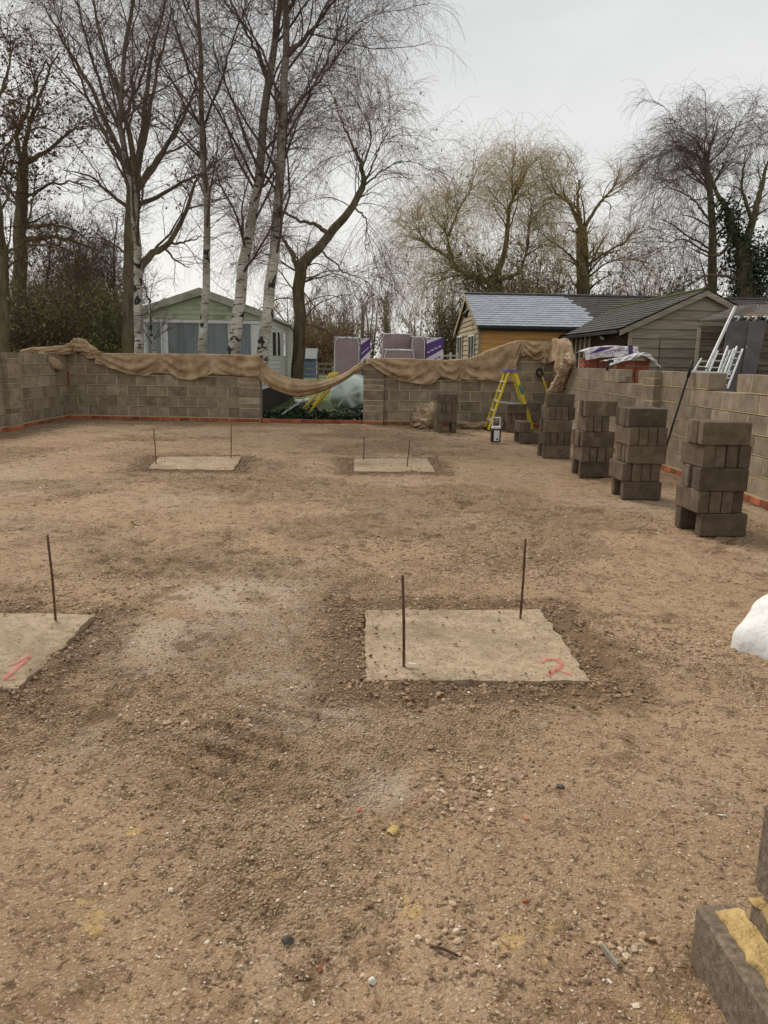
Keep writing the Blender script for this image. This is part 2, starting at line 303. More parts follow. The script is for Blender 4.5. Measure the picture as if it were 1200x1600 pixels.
def dirt_mat():
    m = bpy.data.materials.new('site_dirt'); m.use_nodes = True; t = m.node_tree; t.nodes.clear(); Lk = t.links.new
    out = N(t, 'ShaderNodeOutputMaterial'); bs = N(t, 'ShaderNodeBsdfPrincipled', inp={'Roughness': 0.92}); bs.inputs['Specular IOR Level'].default_value = 0.2; Lk(bs.outputs[0], out.inputs[0])
    ge = N(t, 'ShaderNodeNewGeometry')
    def nz(sc, d=5.0, dist=0.0, rough=0.6):
        n = N(t, 'ShaderNodeTexNoise', inp={'Scale': sc, 'Detail': d, 'Distortion': dist, 'Roughness': rough}); Lk(ge.outputs['Position'], n.inputs['Vector']); return n.outputs[0]
    def mr(v, a, b, c=0.0, d=1.0):
        q = N(t, 'ShaderNodeMapRange', inp={1: a, 2: b, 3: c, 4: d}); Lk(v, q.inputs[0]); return q.outputs[0]
    def mixc(f, a, b):
        x = N(t, 'ShaderNodeMix', data_type='RGBA'); Lk(f, x.inputs[0])
        for k, s in ((6, a), (7, b)):
            if isinstance(s, tuple): x.inputs[k].default_value = (*s, 1)
            else: Lk(s, x.inputs[k])
        return x.outputs[2]
    col = mixc(mr(nz(0.9, 4), 0.35, 0.65), (0.365, 0.240, 0.138), (0.465, 0.315, 0.190))
    col = mixc(mr(nz(0.42, 5, 0.6), 0.52, 0.66), col, (0.445, 0.325, 0.218))
    col = mixc(mr(nz(2.3, 4, 0.8, 0.68), 0.50, 0.66, 0.0, 0.7), col, (0.275, 0.170, 0.094))
    col = mixc(mr(nz(9, 4, 0.6, 0.7), 0.54, 0.62, 0.0, 0.75), col, (0.21, 0.129, 0.071))
    col = mixc(mr(nz(36, 3, 0.6, 0.7), 0.55, 0.63, 0.0, 0.85), col, (0.13, 0.079, 0.043))  # dark specks: dark crumbs, with their small sharp shadows painted into the colour
    col = mixc(mr(nz(105, 2), 0.58, 0.66, 0.0, 0.75), col, (0.62, 0.50, 0.365))
    br = N(t, 'ShaderNodeMath', operation='ADD'); Lk(nz(13, 5, 0.4, 0.7), br.inputs[0]); br.inputs[1].default_value = -0.5
    def ragged(name):
        at = N(t, 'ShaderNodeAttribute', attribute_name=name); a_ = N(t, 'ShaderNodeMath', operation='MULTIPLY_ADD'); a_.inputs[1].default_value = 1.7
        Lk(br.outputs[0], a_.inputs[0]); Lk(at.outputs['Fac'], a_.inputs[2]); return mr(a_.outputs[0], 0.30, 0.62)
    col = mixc(ragged('silt'), col, (0.48, 0.365, 0.262))
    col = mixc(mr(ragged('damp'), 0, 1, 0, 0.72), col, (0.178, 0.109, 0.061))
    col = mixc(mr(ragged('sand'), 0, 1, 0, 0.7), col, (0.58, 0.40, 0.16))
    Lk(col, bs.inputs['Base Color'])
    vo = N(t, 'ShaderNodeTexVoronoi', inp={'Scale': 95.0, 'Randomness': 1.0}); Lk(ge.outputs['Position'], vo.inputs['Vector'])
    lo_ = N(t, 'ShaderNodeMath', operation='MULTIPLY'); Lk(mr(vo.outputs['Distance'], 0.0, 0.9, 0.9, 0.0), lo_.inputs[0]); Lk(mr(ragged('loose'), 0, 1, 0.12, 1.0), lo_.inputs[1])
    ad = N(t, 'ShaderNodeMath', operation='ADD'); Lk(lo_.outputs[0], ad.inputs[0]); Lk(nz(60, 4, 0.3, 0.72), ad.inputs[1])
    bp = N(t, 'ShaderNodeBump', inp={'Strength': 1.0, 'Distance': 0.019}); Lk(ad.outputs[0], bp.inputs['Height']); Lk(bp.outputs[0], bs.inputs['Normal'])
    return m
M_['dirt'] = dirt_mat()
def tint_mat(name, stops, rough=0.85):
    m = bpy.data.materials.new(name); m.use_nodes = True; t = m.node_tree; b = t.nodes['Principled BSDF']; b.inputs['Roughness'].default_value = rough; b.inputs['Specular IOR Level'].default_value = 0.25
    at = N(t, 'ShaderNodeAttribute', attribute_name='tint'); r = N(t, 'ShaderNodeValToRGB'); r.color_ramp.interpolation = 'LINEAR'
    e = r.color_ramp.elements
    while len(e) < len(stops): e.new(0.5)
    for k, (p, c) in enumerate(stops): e[k].position = p; e[k].color = (*c, 1)
    t.links.new(at.outputs['Fac'], r.inputs[0]); t.links.new(r.outputs[0], b.inputs['Base Color'])
    nz = N(t, 'ShaderNodeTexNoise', inp={'Scale': 160.0, 'Detail': 3.0}); ge = N(t, 'ShaderNodeNewGeometry'); t.links.new(ge.outputs['Position'], nz.inputs['Vector'])
    bp = N(t, 'ShaderNodeBump', inp={'Strength': 0.6, 'Distance': 0.004}); t.links.new(nz.outputs[0], bp.inputs['Height']); t.links.new(bp.outputs[0], b.inputs['Normal'])
    return m
M_['stones'] = tint_mat('stones', [(0.0, (0.16, 0.10, 0.062)), (0.45, (0.34, 0.22, 0.135)), (0.75, (0.46, 0.32, 0.205)), (0.90, (0.56, 0.43, 0.30)), (0.97, (0.68, 0.57, 0.44)), (1.0, (0.8, 0.75, 0.66))])
M_['clods'] = tint_mat('clods', [(0.0, (0.15, 0.095, 0.058)), (1.0, (0.40, 0.265, 0.165))])
def fattr(me, name, vals):
    a = me.attributes.new(name, 'FLOAT', 'POINT'); a.data.foreach_set('value', np.asarray(vals, dtype=np.float32))
# ------------------------------------------------------------------ the plan of the place (metres, taken from the photograph)
WALL_A = np.array([-6.70, 17.0]); WALL_B = np.array([4.10, 16.50]); RX = 4.10; LX = -6.68
bd = (WALL_B-WALL_A)/np.linalg.norm(WALL_B-WALL_A); BANG = math.atan2(bd[1], bd[0]); BLEN = float(np.linalg.norm(WALL_B-WALL_A))
def back_u(px, py):
    """where a sight line meets the back wall's face: (distance along wall, z)"""
    d = ray(px, py); nrm = np.array([-bd[1], bd[0]]); t = (WALL_A@nrm-CP[:2]@nrm)/(d[:2]@nrm); p = CP+d*t
    return float((p[:2]-WALL_A)@bd), float(p[2])
def back_pt(u, z, off=0.0):
    n = np.array([bd[1], -bd[0]]); q = WALL_A+bd*u+n*off; return np.array([q[0], q[1], z])
PADS = []   # corners back-left, back-right, front-right, front-left
PADS.append([G(-115, 957), G(148, 962), G(30, 1076), G(-300, 1070)])
PADS.append([G(570, 954), G(845, 954), G(922, 1065), G(572, 1065)])
PADS.append([G(249, 714), G(378, 714), G(364, 735), G(231, 733)])
PADS.append([G(553, 717), G(668, 717), G(680, 738), G(553, 737)])
# ------------------------------------------------------------------ ground
def seg_axis(stops):
    out = []
    for (a, b, s) in stops:
        n = max(1, int(round((b-a)/s))); out.append(np.linspace(a, b, n, endpoint=False))
    out.append(np.array([stops[-1][1]])); return np.concatenate(out)
gx = seg_axis([(-7.0, -4, 0.06), (-4, -2, 0.04), (-2, 2, 0.02), (2, 3, 0.04), (3, 4.3, 0.06)])
gy = seg_axis([(0.4, 1.0, 0.04), (1.0, 3.0, 0.014), (3.0, 4.6, 0.02), (4.6, 8, 0.035), (8, 12, 0.05), (12, 17.2, 0.08)])
XX, YY = np.meshgrid(gx, gy); x, y = XX.ravel(), YY.ravel()
def pad_dist(x, y, pad):
    """signed distance outside a pad (rough, box-like)"""
    c = np.array(pad)[:, :2]; d = np.full(len(x), -9.0); ctr = c.mean(0)
    for i in range(4):
        a, b = c[i], c[(i+1) % 4]; e = b-a; n = np.array([e[1], -e[0]])/np.linalg.norm(e)
        if (ctr-a)@n > 0: n = -n
        d = np.maximum(d, (x-a[0])*n[0]+(y-a[1])*n[1])
    return d
big = fbm(x*0.5, y*0.5, 3); mid = fbm(x*2.1+5, y*2.1, 4); fine = fbm(x*9+3, y*9, 4, 0.6); vf = fbm(x*31, y*31, 3, 0.6)
rough = np.clip((fbm(x*0.75+40, y*0.75+11, 4)-0.47)*6, 0, 1)             # where the surface is loose rather than trodden
z = (big-0.5)*0.05+(mid-0.5)*0.03+(fine-0.5)*(0.012+0.03*rough)+(vf-0.5)*(0.006+0.018*rough)-0.004
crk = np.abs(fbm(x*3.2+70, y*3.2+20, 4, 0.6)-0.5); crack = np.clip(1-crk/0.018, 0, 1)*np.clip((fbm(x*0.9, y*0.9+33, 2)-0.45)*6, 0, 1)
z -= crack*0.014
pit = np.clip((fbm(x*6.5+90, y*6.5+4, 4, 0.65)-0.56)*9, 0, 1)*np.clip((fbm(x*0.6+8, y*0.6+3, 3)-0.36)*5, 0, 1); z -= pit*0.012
damp = rough*np.clip((0.5-fine)*4+0.12, 0, 0.8)*0.5+crack*0.5+pit*0.55+np.clip((2.9-y)*0.10, 0, 0.14)  # damp near soil; low spots, cracks and pits are coloured darker too
sand = np.zeros(len(x)); silt = np.zeros(len(x))
for k, pd in enumerate(PADS):
    d = pad_dist(x, y, pd); wd = 0.30+0.22*fbm(x*1.6+k*9, y*1.6, 3)
    ring = np.clip(1-np.clip(d, 0, None)/wd, 0, 1); jn = fbm(x*7+k, y*7, 4, 0.62)
    z = np.where(d < 0.0, np.minimum(z, -0.05), z*(1-0.5*ring)-np.clip(ring*1.5, 0, 1)*0.016+ring*(jn-0.45)*0.11)
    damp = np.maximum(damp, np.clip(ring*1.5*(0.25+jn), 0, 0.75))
for (px, py, rx, ry) in [(400, 930, 0.9, 0.45), (300, 990, 0.8, 0.5), (470, 1090, 0.45, 0.4), (330, 1060, 0.6, 0.3), (230, 1150, 0.4, 0.2), (600, 1240, 0.25, 0.18)]:
    c = G(px, py); e = np.exp(-((x-c[0])/rx)**2-((y-c[1])/ry)**2)*np.clip(fbm(x*3, y*3, 3)*2.2-0.4, 0, 1); silt = np.maximum(silt, e*0.8); z *= (1-0.6*e)
for (px, py, r) in [(620, 1305, 0.035), (645, 1325, 0.03), (640, 1420, 0.05), (130, 1435, 0.06), (820, 1470, 0.08), (210, 1560, 0.03), (985, 1355, 0.05), (1060, 1585, 0.03), (430, 1375, 0.03), (205, 1300, 0.03)]:
    c = G(px, py); sand = np.maximum(sand, np.exp(-((x-c[0])**2+(y-c[1])**2)/(2*r*r))*np.clip(fbm(x*22, y*22, 3)*2-0.45, 0, 1)*0.75)
for (px, py, ang, ln, wd) in [(195, 818, 80, 0.55, 0.42), (40, 705, 35, 2.2, 0.35), (130, 700, 35, 2.4, 0.3), (240, 686, 40, 1.8, 0.3), (430, 1130, 60, 0.6, 0.3), (330, 780, 75, 1.6, 0.16), (150, 770, 60, 1.8, 0.2), (760, 800, 100, 1.5, 0.18)]:   # tread marks left by a digger
    c = G(px, py); a = R_(ang); u = (x-c[0])*math.cos(a)+(y-c[1])*math.sin(a); v = -(x-c[0])*math.sin(a)+(y-c[1])*math.cos(a)
    mk = np.exp(-(u/ln)**4)*np.exp(-(v/wd)**4)*np.clip(fbm(x*1.7, y*1.7+7, 2)*2.4-0.6, 0, 1); z += mk*0.018*np.sign(np.sin(u*2*np.pi/0.13+v*1.5))-mk*0.006; damp = np.maximum(damp, mk*0.45*(np.sin(u*2*np.pi/0.13+v*1.5) < -0.3))  # the grooves between tread bars get the darker colour as well
for (px, py) in [(1030, 1500), (80, 1130), (300, 1120), (740, 1240), (1010, 960), (880, 985), (960, 1180), (700, 1480)]:
    c = G(px, py); e = np.exp(-(((x-c[0])/0.32)**2+((y-c[1])/0.2)**2))*np.clip(fbm(x*5, y*5, 3)*2.6-0.8, 0, 1); damp = np.maximum(damp, e*0.6); z += e*(fbm(x*16, y*16, 3)-0.5)*0.05
nx_, ny_ = len(gx), len(gy)
ii = (np.arange(ny_-1)[:, None]*nx_+np.arange(nx_-1)[None]).ravel()
gme = mesh_np('site_ground', np.stack([x, y, z], 1), np.stack([ii, ii+1, ii+1+nx_, ii+nx_], 1), True)
fattr(gme, 'damp', np.clip(damp, 0, 1)); fattr(gme, 'loose', np.clip(rough*0.8+damp*0.5, 0, 1)); fattr(gme, 'sand', sand); fattr(gme, 'silt', silt)
tag(link('site_ground', gme, M_['dirt']), kind='structure')
ZG = z.reshape(ny_, nx_)
def gz(px_, py_):
    i = np.clip(np.searchsorted(gy, py_)-1, 0, ny_-2); j = np.clip(np.searchsorted(gx, px_)-1, 0, nx_-2)
    return np.maximum.reduce([ZG[i, j], ZG[i+1, j], ZG[i, j+1]])*0.5+ZG[i, j]*0.5
lv = seg_axis([(-400, -60, 85), (-60, 60, 6), (60, 400, 85)]); lw = seg_axis([(-60, 10, 10), (10, 60, 4), (60, 900, 60)])
LXX, LYY = np.meshgrid(lv, lw); lz = (fbm(LXX*0.08, LYY*0.08, 3)-0.5)*np.clip((LYY-22)*0.02, 0, 0.6)-0.16
lz = np.where((np.abs(LXX+1.3) < 9) & (LYY < 21), -0.22, lz)
n0, n1 = len(lv), len(lw); ii = (np.arange(n1-1)[:, None]*n0+np.arange(n0-1)[None]).ravel()
tag(link('ground', mesh_np('ground', np.stack([LXX.ravel(), LYY.ravel(), lz.ravel()], 1), np.stack([ii, ii+1, ii+1+n0, ii+n0], 1), True), M_['lawn']), kind='structure')
# loose stones and crumbs
t_ = (1+5**0.5)/2
ICO = np.array([[-1, t_, 0], [1, t_, 0], [-1, -t_, 0], [1, -t_, 0], [0, -1, t_], [0, 1, t_], [0, -1, -t_], [0, 1, -t_], [t_, 0, -1], [t_, 0, 1], [-t_, 0, -1], [-t_, 0, 1]])/math.sqrt(1+t_*t_)
ICOF = np.array([[0, 11, 5], [0, 5, 1], [0, 1, 7], [0, 7, 10], [0, 10, 11], [1, 5, 9], [5, 11, 4], [11, 10, 2], [10, 7, 6], [7, 1, 8], [3, 9, 4], [3, 4, 2], [3, 2, 6], [3, 6, 8], [3, 8, 9], [4, 9, 5], [2, 4, 11], [6, 2, 10], [8, 6, 7], [9, 8, 1]])
OCT = np.array([[1, 0, 0], [-1, 0, 0], [0, 1, 0], [0, -1, 0], [0, 0, 1], [0, 0, -1]], float)
OCTF = np.array([[0, 2, 4], [2, 1, 4], [1, 3, 4], [3, 0, 4], [2, 0, 5], [1, 2, 5], [3, 1, 5], [0, 3, 5]])
def scatter(name, xs, ys, size, tint, proto, pf, mt, flat=0.6, sink=0.25, zf=gz, smooth=False):
    n = len(xs); a = rng.random(n)*2*np.pi; ca, sa = np.cos(a), np.sin(a)
    sc = size[:, None]*np.stack([0.75+0.6*rng.random(n), 0.6+0.5*rng.random(n), flat*(0.6+0.7*rng.random(n))], 1)*0.5
    v = proto[None]*(1+0.34*(rng.random((n, len(proto), 1))-0.5)*2)*sc[:, None]
    v2 = np.stack([v[..., 0]*ca[:, None]-v[..., 1]*sa[:, None], v[..., 0]*sa[:, None]+v[..., 1]*ca[:, None], v[..., 2]+v[..., 0]*(rng.random(n)-0.5)[:, None]*0.5], -1)
    zz = zf(xs, ys)+sc[:, 2]*(1-2*sink)
    v2 += np.stack([xs, ys, zz], 1)[:, None]
    F = (pf[None]+len(proto)*np.arange(n)[:, None, None]).reshape(-1, 3)
    me = mesh_np(name, v2.reshape(-1, 3), F, smooth); fattr(me, 'tint', np.repeat(tint, len(proto)))
    return link(name, me, mt)
def keep(xs, ys, m=0.02):
    k = np.ones(len(xs), bool)
    for pd in PADS: k &= pad_dist(xs, ys, pd) > m
    return k
def field(n, x0, x1, y0, y1, pw=1.0):
    xs = x0+(x1-x0)*rng.random(n); ys = y0+(y1-y0)*rng.random(n)**pw
    q = 0.25+1.6*np.clip((fbm(xs*0.75+40, ys*0.75+11, 4)-0.40)*4, 0, 1)
    k = (rng.random(n) < q) & keep(xs, ys); return xs[k], ys[k]
a1 = field(60000, -2.1, 2.0, 1.0, 4.8); s1 = 0.0035+0.008*rng.random(len(a1[0]))**2
a2 = field(24000, -6.4, 3.9, 3.5, 16.4); s2 = 0.009+0.017*rng.random(len(a2[0]))**2.5
xs = np.concatenate([a1[0], a2[0]]); ys = np.concatenate([a1[1], a2[1]]); ss = np.concatenate([s1, s2])
tag(scatter('gravel', xs, ys, ss, 0.25+0.75*rng.random(len(xs))**1.1, OCT, OCTF, M_['stones'], 0.55, 0.35), 'fine gravel and grit scattered over the brown site ground', 'gravel', kind='stuff')
a1 = field(3200, -2.4, 2.6, 1.0, 5.5); a2 = field(1500, -6.4, 3.9, 5, 16)
cl = [(740, 1238, 240, 0.10, 0.11), (830, 880, 700, 0.55, 0.28), (640, 850, 500, 0.5, 0.2), (720, 1470, 90, 0.10, 0.06), (290, 1130, 140, 0.14, 0.07), (1080, 1010, 260, 0.25, 0.2), (1130, 820, 400, 0.4, 0.35), (950, 1480, 80, 0.08, 0.06), (200, 930, 200, 0.3, 0.15)]; nc_ = sum(q[2] for q in cl)
cx = np.concatenate([G(q[0], q[1])[0]+rng.normal(0, q[3], q[2]) for q in cl]); cy = np.concatenate([G(q[0], q[1])[1]+rng.normal(0, q[4], q[2]) for q in cl])
kk_ = keep(cx, cy); cx, cy = cx[kk_], cy[kk_]; nc_ = len(cx)
xs = np.concatenate([a1[0], a2[0], cx]); ys = np.concatenate([a1[1], a2[1], cy]); ss = np.concatenate([0.006+0.013*rng.random(len(a1[0]))**3, 0.015+0.02*rng.random(len(a2[0]))**3, 0.008+0.018*rng.random(nc_)**2])
tag(scatter('pebbles', xs, ys, ss, np.concatenate([0.3+0.7*rng.random(len(a1[0])), 0.3+0.7*rng.random(len(a2[0])), 0.15+0.8*rng.random(nc_)]), ICO, ICOF, M_['stones'], 0.55, 0.35), 'larger pebbles lying loose on the brown site ground', 'pebbles', kind='stuff')
cx = []; cy = []
for pd, n in zip(PADS, (2200, 3200, 1300, 1200)):
    c = np.array(pd)[:, :2]; e = rng.integers(0, 4, n); tt = rng.random(n)[:, None]*1.1-0.05; p = c[e]*(1-tt)+c[(e+1) % 4]*tt
    ctr = c.mean(0); o = (p-ctr)/np.linalg.norm(p-ctr, axis=1, keepdims=True); p = p+o*(0.01+0.30*rng.random(n)[:, None]**1.8)
    cx.append(p[:, 0]); cy.append(p[:, 1])
cx = np.concatenate(cx); cy = np.concatenate(cy); k = keep(cx, cy, 0.005); cx, cy = cx[k], cy[k]
a1 = field(14000, -2.2, 2.3, 1.0, 5.0); cs_ = np.concatenate([0.006+0.022*rng.random(len(cx))**2.6, 0.004+0.013*rng.random(len(a1[0]))**2.6]); cx = np.concatenate([cx, a1[0]]); cy = np.concatenate([cy, a1[1]])
tag(scatter('soil_crumbs', cx, cy, cs_, rng.random(len(cx)), ICO, ICOF, M_['clods'], 0.65, 0.38), 'crumbled damp soil heaped round the concrete pads', 'soil', kind='stuff')
# ------------------------------------------------------------------ concrete pads
def pad(c, label, rods, strokes, dots):
    c = np.array(c); o = c.mean(0); root = empty('concrete_pad', label, 'concrete pad', (o[0], o[1], 0), group='concrete column pads')
    n = 40; u = np.linspace(0, 1, n); Ug, Vg = np.meshgrid(u, u)
    top = c[3]*((1-Ug)*(1-Vg))[..., None]+c[2]*(Ug*(1-Vg))[..., None]+c[1]*(Ug*Vg)[..., None]+c[0]*((1-Ug)*Vg)[..., None]-np.array([o[0], o[1], 0])
    edge = np.minimum.reduce([Ug, 1-Ug, Vg, 1-Vg]); sx_, sy_ = top[..., 0]*6+o[0]*5, top[..., 1]*6+o[1]*5
    top[..., 2] = 0.010+(fbm(sx_, sy_, 4)-0.5)*0.006-np.clip(0.03-edge, 0, 1)*0.3*fbm(sx_*2, sy_*2, 2)
    jag = (fbm(sx_*4, sy_*4, 4, 0.65)-0.5)*0.05*(edge < 0.02); top[..., 0] += jag; top[..., 1] += jag*0.7
    Vt = top.reshape(-1, 3); i = (np.arange(n-1)[:, None]*n+np.arange(n-1)[None]).ravel(); F = np.stack([i, i+1, i+1+n, i+n], 1)
    rim = np.concatenate([np.arange(n), np.arange(1, n)*n+n-1, (n-1)*n+np.arange(n-2, -1, -1), np.arange(n-2, 0, -1)*n])
    low = Vt[rim].copy(); low[:, 2] = -0.12; m = len(rim); j = np.arange(m); k = (j+1) % m
    side = np.stack([rim[j], n*n+j, n*n+k, rim[k]], 1)
    me = mesh_np('slab', np.vstack([Vt, low]), [F, side]); fixn(me); link('slab', me, M_['pad'], root)
    for (bx, by, tx, ty) in rods:
        b = G(bx, by, 0.012); tp = P(tx, ty, b[1]); q = b+(tp-b)*np.array([1, 1, 1]); pts = [b-np.array([0, 0, 0.05]), b, (b+q)/2+np.array([0.003, 0.002, 0]), q]
        link('steel_rod', tube_mesh('steel_rod', np.array(pts)-np.array([o[0], o[1], 0]), 0.0068, 8), M_['rust'], root)
    for st in strokes:
        p = smooth_path([G(a, b, 0.026) for a, b in st[0]], 26)-np.array([o[0], o[1], 0]); p[:, 2] = 0.0225
        p[:, 2] = 0.0155; tn = np.gradient(p, axis=0); nn = np.stack([-tn[:, 1], tn[:, 0], tn[:, 0]*0], 1); nn /= np.linalg.norm(nn, axis=1, keepdims=True)
        offs = (-2.2, -1.0, 0.0, 1.0, 2.2); cov = (0.0, 0.62, 1.0, 0.62, 0.0); v = np.vstack([p+nn*st[1]*o_*(0.8+0.4*rng.random((26, 1))) for o_ in offs]); i = np.arange(25)
        pm = mesh_np('paint_mark', v, [np.stack([i+26*k, i+1+26*k, i+27+26*k, i+26+26*k], 1) for k in range(4)]); fattr(pm, 'cover', np.repeat(cov, 26)); link('paint_mark', pm, M_['paint'], root)
    return root
pad(PADS[1], 'concrete pad painted with a pink 2 in the middle foreground', [(631, 1041, 629, 899), (813, 966, 821, 842)], [([(845, 1031), (856, 1026), (870, 1027), (877, 1033), (872, 1041), (862, 1047), (855, 1052)], 0.013), ([(866, 1043), (880, 1046), (895, 1051)], 0.012)], None)
pad(PADS[0], 'concrete pad painted with a pink 1 cut by the left edge', [(87, 969, 74, 836)], [([(47, 1021), (34, 1033), (20, 1045), (6, 1057)], 0.011), ([(47, 1021), (32, 1028), (14, 1036)], 0.009), ([(4, 1057), (14, 1057), (24, 1056)], 0.009)], None)
pad(PADS[2], 'far concrete pad with two rods and a pink smear, in front of the left wall', [(244, 725, 240, 670), (361, 716, 361, 664)], [([(338, 731), (348, 729), (360, 731)], 0.03)], None)
pad(PADS[3], 'far concrete pad with two rods in front of the gap in the wall', [(568, 718, 569, 684), (636, 729, 640, 687)], [], None)
# ------------------------------------------------------------------ block walls
def runs(a, b, mod, off):
    """block spans from a to b in running bond"""
    out = []; k = math.floor((a-off)/mod); e = off+k*mod
    while e < b-1e-6:
        s, t = max(a, e), min(b, e+mod)
        if t-s > 0.045: out.append((s, t))
        e += mod
    return out
def wall(name, label, origin, ang, segs, ncourse, mod, ch, z0, th=0.215, brick_spans=None, piers=(), group='half built block walls'):
    """segs: function(course) -> list of (u0,u1); front face at local y=0, thickness towards +y"""
    root = empty(name, label, 'block wall', (origin[0], origin[1], 0), ang, group); mor = []; j = 0.017
    for (a, b) in brick_spans:
        mor.append(bx8(a+0.02, b-0.02, 0.006, th-0.006, -0.005, z0-0.002))
        for (s, t) in runs(a, b, mod/2, 0.03): mbox('brick', t-s-j*0.7, th, z0-0.014, M_['brick'], root, (s+j*0.35, random.uniform(-0.003, 0.003), 0.001), b=0.004)
        link('footing', boxes_mesh('footing', [bx8(a, b, 0.016, th, -0.25, -0.008)]), M_['footing'], root)
    for i in range(ncourse):
        zz = z0+i*ch
        for (a, b) in segs(i):
            mor.append(bx8(a+0.02, b-0.02, 0.0035, th-0.0035, zz-0.001 if i else zz, zz+ch-0.013))
            for (s, t) in runs(a, b, mod, (i % 2)*mod/2):
                s2, t2 = (s if s > a+1e-6 else s-j/2), (t if t < b-1e-6 else t+j/2)
                mbox('block', t2-s2-j*0.75, th, ch-0.022, M_['block'], root, (s2+j*0.375, random.uniform(-0.0015, 0.0015), zz+0.011), b=0.004)
    for (a, b, pr, ztop, nb) in piers:     # piers: tall block, two flat courses, repeated
        zz = z0; k = 0
        mor.append(bx8(a+0.006, b-0.006, -pr+0.006, 0.0, -0.1, z0+nb*ch-j))
        mbox('brick', b-a-j, pr-0.004, z0-0.012, M_['brick'], root, (a+j/2, -pr, 0.001), b=0.004)
        for c in range(nb):
            if c % 2 == 0: mbox('block', b-a, pr-0.004, ch-j, M_['block'], root, (a, -pr+random.uniform(-0.002, 0.002), z0+c*ch+j/2), b=0.004)
            else:
                for h in (0, 1): mbox('block', b-a, pr-0.004, ch/2-j, M_['block'], root, (a, -pr+random.uniform(-0.002, 0.002), z0+c*ch+h*ch/2+j/2), b=0.004)
    link('mortar', boxes_mesh('mortar', mor), M_['mortar'], root)
    return root
uL1 = back_u(407, 600)[0]; uL0 = back_u(374, 600)[0]; uR0 = back_u(568, 600)[0]; uR1 = back_u(600, 600)[0]; uC = back_u(812, 560)[0]
Z0, CHB = 0.085, 0.226
wl = wall('block_wall', 'grey block wall with hessian along its top, left of the gap at the back', WALL_A, BANG, lambda i: [(0.0, uL0)], 6, 0.452, CHB, Z0, brick_spans=[(0.0, uL0)], piers=[(uL0, uL1, 0.10, 0, 6)])
link('pier_core', boxes_mesh('pier_core', [bx8(uL0+0.003, uL1-0.003, 0.001, 0.21, -0.2, Z0+6*CHB-0.012)]), M_['block'], wl)
wr = wall('block_wall', 'grey block wall behind the yellow stepladder, right of the gap at the back', WALL_A, BANG, lambda i: [(uR1, BLEN)] if i < 6 else [(uC, BLEN)], 8, 0.452, CHB, Z0, brick_spans=[(uR1, BLEN)], piers=[(uR0, uR1, 0.10, 0, 6)])
link('pier_core', boxes_mesh('pier_core', [bx8(uR0+0.003, uR1-0.003, 0.001, 0.21, -0.2, Z0+6*CHB-0.012)]), M_['block'], wr)
for q in (0.012, BLEN-0.072): link('cavity_strip', boxes_mesh('cavity_strip', [bx8(q, q+0.05, -0.012, -0.006, 0.75 if q < 1 else 0.55, 1.05)]), M_['brick'], wl if q < 1 else wr)
sill = empty('brick_sill', 'low course of red bricks across the gap in the back wall', 'brick course', (*WALL_A, 0), BANG)
for (s, t) in runs(uL1, uR0, 0.226, 0.05): mbox('brick', t-s-0.011, 0.10, 0.075, M_['brick'], sill, (s+0.005, -0.02, 0.004))
link('mortar', boxes_mesh('mortar', [bx8(uL1+0.002, uR0-0.002, -0.012, 0.2, -0.2, 0.068)]), M_['footing'], sill)
# left wall: local u runs from the corner towards the viewer
pierL0 = (WALL_A[1]-0.0)-PX(35, 640, LX+0.1)[1]; pierL1 = WALL_A[1]-PX(17, 640, LX+0.1)[1]
def left_seg(i): return [(-0.2, 5.6)]
wll = wall('block_wall', 'grey block wall with a pier running out of the left edge', (LX, WALL_A[1]), -math.pi/2, left_seg, 6, 0.452, CHB, Z0, brick_spans=[(-0.2, 5.6)], piers=[])
wll.scale = (1, 1, 1)
# mirror so the face looks towards +x: rotation -90 puts local +y at +x, so shift the wall back by its thickness
wll.location.x = LX-0.215
for c in range(6):
    for h in ((0,) if c % 2 == 0 else (0, 1)):
        hh = CHB-0.011 if c % 2 == 0 else CHB/2-0.011
        mbox('block', pierL1-pierL0, 0.10, hh, M_['block'], wll, (pierL0, 0.2185, Z0+c*CHB+h*CHB/2+0.0055), b=0.004)
mbox('brick', pierL1-pierL0, 0.10, 0.073, M_['brick'], wll, (pierL0, 0.2185, 0.001))
link('pier_mortar', boxes_mesh('pier_mortar', [bx8(pierL0+0.006, pierL1-0.006, 0.2155, 0.312, -0.1, Z0+6*CHB-0.012)]), M_['mortar'], wll)
# right wall: from the corner towards the viewer, face looks to -x
CHR, MODR = 0.21, 0.42
Yc = WALL_B[1]
def ur(px, py=600): return Yc-PX(px, py, RX)[1]
g0, g1, g2, g3, up1 = ur(968, 580), ur(998, 580), ur(1107, 600), ur(1152, 595), ur(874, 560)
def right_seg(i):
    if i < 5: return [(0.0, 12.2)]
    if i == 5: return [(0.0, g0), (g1, g2), (g3, 12.2)]
    return [(0.0, up1-0.45*(i-5))]
pr0, pr1 = ur(1013, 620), ur(1031, 620)
wrr = wall('block_wall', 'long grey block wall with broken top course along the right side', (RX, Yc), -math.pi/2, right_seg, 8, MODR, CHR, Z0, brick_spans=[(0.0, 12.2)], piers=[(pr0, pr1, 0.10, 0, 6)])
mbox('block', g0+0.32-g0-0.011, 0.10, 0.095, M_['block'], wrr, (g0+0.003, 0.0, Z0+5*CHR+0.004))
